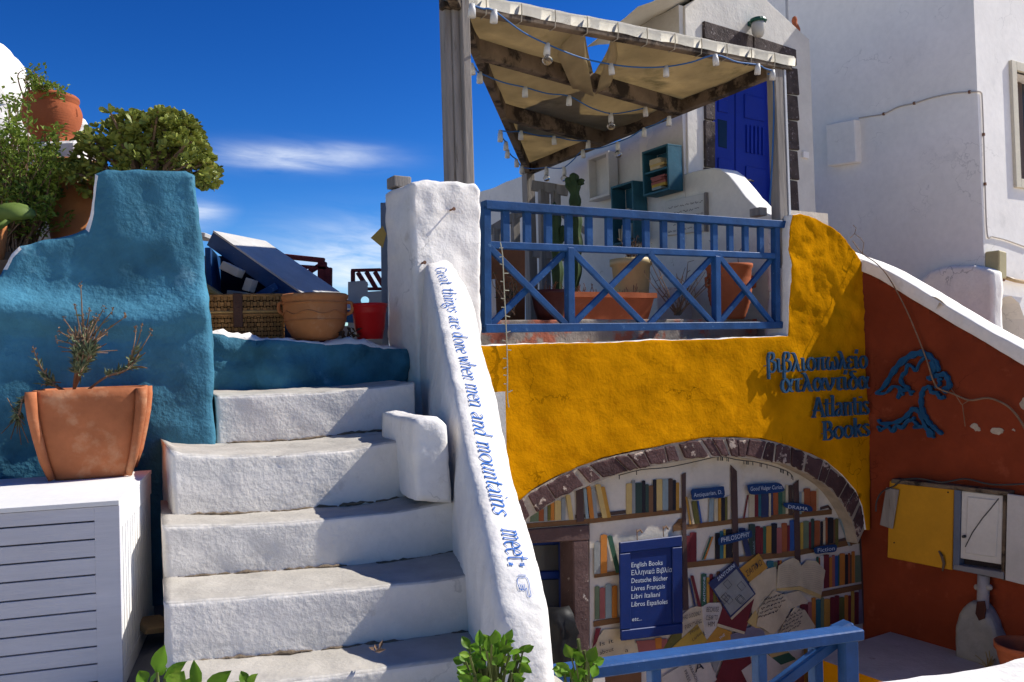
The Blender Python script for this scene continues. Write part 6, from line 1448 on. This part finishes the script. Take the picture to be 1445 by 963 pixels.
while zs_[-1] > .56: zs_.append(zs_[-1]-.062)
for i in range(len(zs_)-1):
    z1, z0 = zs_[i], max(zs_[i+1]+.0055, .5)
    if z1-z0 > .01: cbx('slat', -CLEN+st_w, -st_w, z0, z1-(.0 if i else 0), -.0004, -.02)
cbx('inner_back', -CLEN+.02, -.02, .5, zc1-.03, -.20, -.22, flat('near_black_blue', (.01, .012, .03), .9))  # near-black panel behind the slat gaps
cbx('side_rail', -.022, -.001, zc1-.10, zc1-.018, -.024, -CDEP+.01, CBT); cbx('side_rail', -.022, -.001, .5, .56, -.024, -CDEP+.01, CBT)
n_ = 14
for i in range(n_):
    f = -.03-(CDEP-.05)*(i)/n_; cbx('side_slat', -.020, -.003, .561, zc1-.101, f, f-(CDEP-.05)/n_*.78, CBT)
cbx('side_back', -CLEN, -.03, .5, zc1-.02, -CDEP+.02, -CDEP+.005, CBT)
# square terracotta pot
pf = hitZ(127, 677, zc1); PA = R(20)
pc = pf+Vector((-math.sin(PA), math.cos(PA), 0))*.165
tp = thing('square_pot', 'large square tapered terracotta pot on the louvred cabinet', 'pot', (pc.x, pc.y, zc1))
zr = atD(120, 549, pf.y).z; H = zr-zc1
bm = NB(); prof = [(.138, 0), (.148, .012), (.172, .25*H), (.190, .5*H), (.203, .72*H), (.209, .9*H), (.209, H), (.196, H), (.194, H-.03), (.17, H-.05), (.0, H-.05)]
lathe(bm, Vector((pc.x, pc.y, zc1)), prof, 64, sq=(7, PA))
link('body', bm, TERRA, tp, smooth=False)
for p in tp.children[0].data.polygons: p.use_smooth = True
for sx in (-1, 1):
    for sy in (-1, 1):
        bm = NB(); pts = []
        for r_, z in prof[1:7]: 
            q = Vector((sx*r_*.965, sy*r_*.965, z)); pts.append(Vector((pc.x, pc.y, zc1))+Vector((q.x*math.cos(PA)-q.y*math.sin(PA), q.x*math.sin(PA)+q.y*math.cos(PA), q.z-.004)))
        tube(bm, pts, [.014, .018, .02, .022, .023, .022], 10)
        link('corner_rib', bm, TERRA, tp, smooth=True)
# lavender
lv = thing('lavender_plant', 'half dry lavender bush growing in the square terracotta pot', 'plant', (pc.x, pc.y, zr-.05))
bmS = NB(); bmL = NB(); rr = random.Random(9); Dl = pc.y-.03
def lav(pts, flower=True, dense=10):
    P = catmull([atD(x, y, Dl+rr.uniform(-.08, .08)) if i else atD(x, y, Dl) for i, (x, y) in enumerate(pts)], 5); n_ = len(P)
    tube(bmS, P, [.0055-.004*i/n_ for i in range(n_)], 5)
    for i in range(dense):
        q = P[rr.randrange(n_//4, max(n_//4+1, int(n_*.75)))]; d = (P[-1]-P[0]).normalized()+Vector((rr.gauss(0, .6), rr.gauss(0, .6), rr.gauss(0, .5)))
        leafq(bmL, q, rr, .042, .011, d, .1)
    if flower:
        for i in range(8): leafq(bmS, P[-1]+Vector((rr.gauss(0, .003), rr.gauss(0, .003), rr.uniform(-.02, .012))), rr, .012, .008, Vector((rr.gauss(0, .6), rr.gauss(0, .6), 1)))
base = (104, 552)
for k in range(62):
    tx = rr.gauss(122, 17); ty = rr.uniform(455, 500)
    lav([base, (112+rr.uniform(-4, 4), 522), (118+rr.uniform(-10, 12), 500), (tx, ty)], False, 26)
for e in ((114, 402), (118, 450), (106, 432), (90, 450), (84, 468), (80, 480), (126, 440), (138, 448), (146, 436), (158, 440), (176, 448), (132, 452), (150, 470), (96, 470)): lav([(112, 520), (118, 495), ((118+e[0])/2, (490+e[1])/2), e], True, 5)
for e in ((200, 462), (192, 465), (213, 470), (186, 495), (196, 500), (205, 498), (178, 505), (208, 520)): lav([(125, 550), (150, 532), (178, 522), ((185+e[0])/2, (515+e[1])/2), e], e[1] < 490, 14)
for e in ((47, 492), (52, 505), (60, 530), (66, 520), (86, 540), (58, 545)): lav([(92, 552), (78, 545), ((66+e[0])/2, (540+e[1])/2), e], e[1] < 510, 9)
for e in ((2, 612), (15, 620), (30, 628), (10, 562), (24, 612), (40, 625), (35, 600)): lav([(60, 553), (34, 560), (26, 585), e], False, 14)
link('stems', bmS, DRY, lv); link('leaves', bmL, LEAFL, lv)
# plank wedged between cabinet and stairs
bm = NB(); bar(bm, atD(195, 884, 3.35), atD(236, 879, 3.45), .12, .025, Vector((0, 1, 0)), .003); link('wood_plank', bm, mat('bare_wood', (.36, .23, .11), .8, .2), label='bare wood plank lying between the cabinet and the stairs', cat='plank')
# ================================================================== FOREGROUND PLANTS
def bigleaf(p, d, n, L, W, curl, parent, rr, m=LEAFG):
    d = d.normalized(); s = d.cross(n).normalized(); n = s.cross(d); bm = NB(); rows = []
    pr = [(0, .04), (.12, .45), (.3, .9), (.5, 1.0), (.7, .78), (.87, .4), (1, .02)]
    for t, w in pr:
        c = p+d*(L*t)+n*(-curl*L*t*t+.0); ww = W/2*w
        rows.append([bm.verts.new(c+s*(ww*k)+n*(abs(k)*W*.16-.0+(.04*W*math.sin(t*14+k*3)))) for k in (-1, -.5, 0, .5, 1)])
    for i in range(len(rows)-1):
        for j in range(4): bm.faces.new((rows[i][j], rows[i+1][j], rows[i+1][j+1], rows[i][j+1]))
    return link('leaf', bm, m, parent, smooth=True)
def fplant(label, base_px, D, leaves, seed, twigs=()):
    rr = random.Random(seed); b = atD(base_px[0], base_px[1], D); b.z = 0.0
    t = thing('leafy_plant', label, 'plant', b); bmS = NB()
    for (x, y, ang, L, W, dd, tilt) in leaves:
        p = atD(x, y, D+dd); a = R(ang); d = rt*math.cos(a)+up*math.sin(a)+fw*rr.uniform(-.35, .35)
        n = (-fw*tilt+Z*(1-tilt)*.8+Vector((rr.uniform(-.4, .4), 0, rr.uniform(-.2, .4)))).normalized()
        bigleaf(p, d, n, .9*L*D/FPX, .88*W*D/FPX, rr.uniform(.05, .4), t, rr)
        q = Vector((b.x+rr.uniform(-.03, .03), b.y+rr.uniform(-.03, .03), .55)); tube(bmS, catmull([q, q.lerp(p, .6)+Vector((0, 0, .03)), p], 3), .003, 4)
    tube(bmS, [b, Vector((b.x, b.y, .58))], .012, 6)
    for a, c in twigs: tube(bmS, [atD(*a, D), atD((a[0]+c[0])/2+2, (a[1]+c[1])/2, D), atD(*c, D)], .005, 5)
    link('stems', bmS, mat('green_stem', (.12, .14, .04), .7), t)
fplant('leafy plant with large toothed leaves in front of the cabinet', (225, 1100), 1.95, [(222, 948, 75, 42, 26, 0, .8), (222, 950, 30, 22, 14, .05, .6), (232, 958, 38, 40, 20, .03, .7), (206, 964, 120, 22, 22, 0, .7), (212, 966, 60, 26, 16, .04, .5), (240, 972, 50, 30, 34, -.03, .9), (215, 975, 170, 26, 20, 0, .6), (282, 972, 108, 44, 22, 0, .8), (290, 975, 38, 44, 26, 0, .8), (262, 978, 70, 26, 24, .03, .7)], 3)
fplant('low pair of leaves at the foot of the stairs', (345, 1100), 1.95, [(348, 964, 118, 20, 16, 0, .8), (350, 968, 58, 26, 16, 0, .7), (345, 975, 150, 24, 18, 0, .7)], 5)
rr = random.Random(17); lv_ = []
for i in range(90):
    a = rr.uniform(0, 6.283); r_ = math.sqrt(rr.random()); x = 696+40*r_*math.cos(a); y = 938-38*r_*math.sin(a)*(.9 if math.sin(a) > 0 else 1.0)
    if x > 715 and y < 915: continue
    lv_.append((x, y, math.degrees(math.atan2(940-y+10, x-696))+rr.uniform(-60, 60), rr.uniform(15, 25), rr.uniform(10, 16), rr.uniform(-.12, .12), rr.uniform(.4, .9)))
lv_ += [(662, 916, 120, 22, 15, 0, .6), (700, 905, 95, 20, 16, 0, .7), (738, 918, 20, 18, 13, 0, .6), (732, 932, -10, 20, 14, 0, .6), (655, 935, 170, 20, 15, 0, .6), (715, 903, 60, 18, 13, 0, .6)]
fplant('dense bright green leafy plant in front of the stair parapet', (695, 1100), 2.05, lv_, 7, [((732, 960), (726, 940))])
lv_ = []
for i in range(26):
    a = rr.uniform(0, 6.283); r_ = math.sqrt(rr.random()); x = 818+24*r_*math.cos(a); y = 946-24*r_*math.sin(a)
    lv_.append((x, y, rr.uniform(20, 160), rr.uniform(16, 26), rr.uniform(13, 20), rr.uniform(-.1, .1), rr.uniform(.4, .9)))
lv_ += [(795, 944, 175, 18, 16, 0, .4), (838, 936, 20, 18, 15, 0, .6), (812, 930, 110, 18, 16, 0, .6)]
fplant('leafy plant with dry flower stalks before the blue street railing', (820, 1100), 2.3, lv_, 8, [((818, 945), (816, 902)), ((826, 945), (825, 918))])

bm = NB(); rr = random.Random(3); q = hitZ(533, 924, hitZ(533, 924, .62).z)
for i in range(5): leafq(bm, q+Vector((rr.uniform(-.02, .02), rr.uniform(-.01, .01), .012)), rr, .035, .015, Vector((rr.uniform(-1, 1), rr.uniform(-.3, .3), .15)))
link('fallen_leaf', bm, DRY, label='small curled dry leaf lying on the lowest visible tread', cat='leaf')
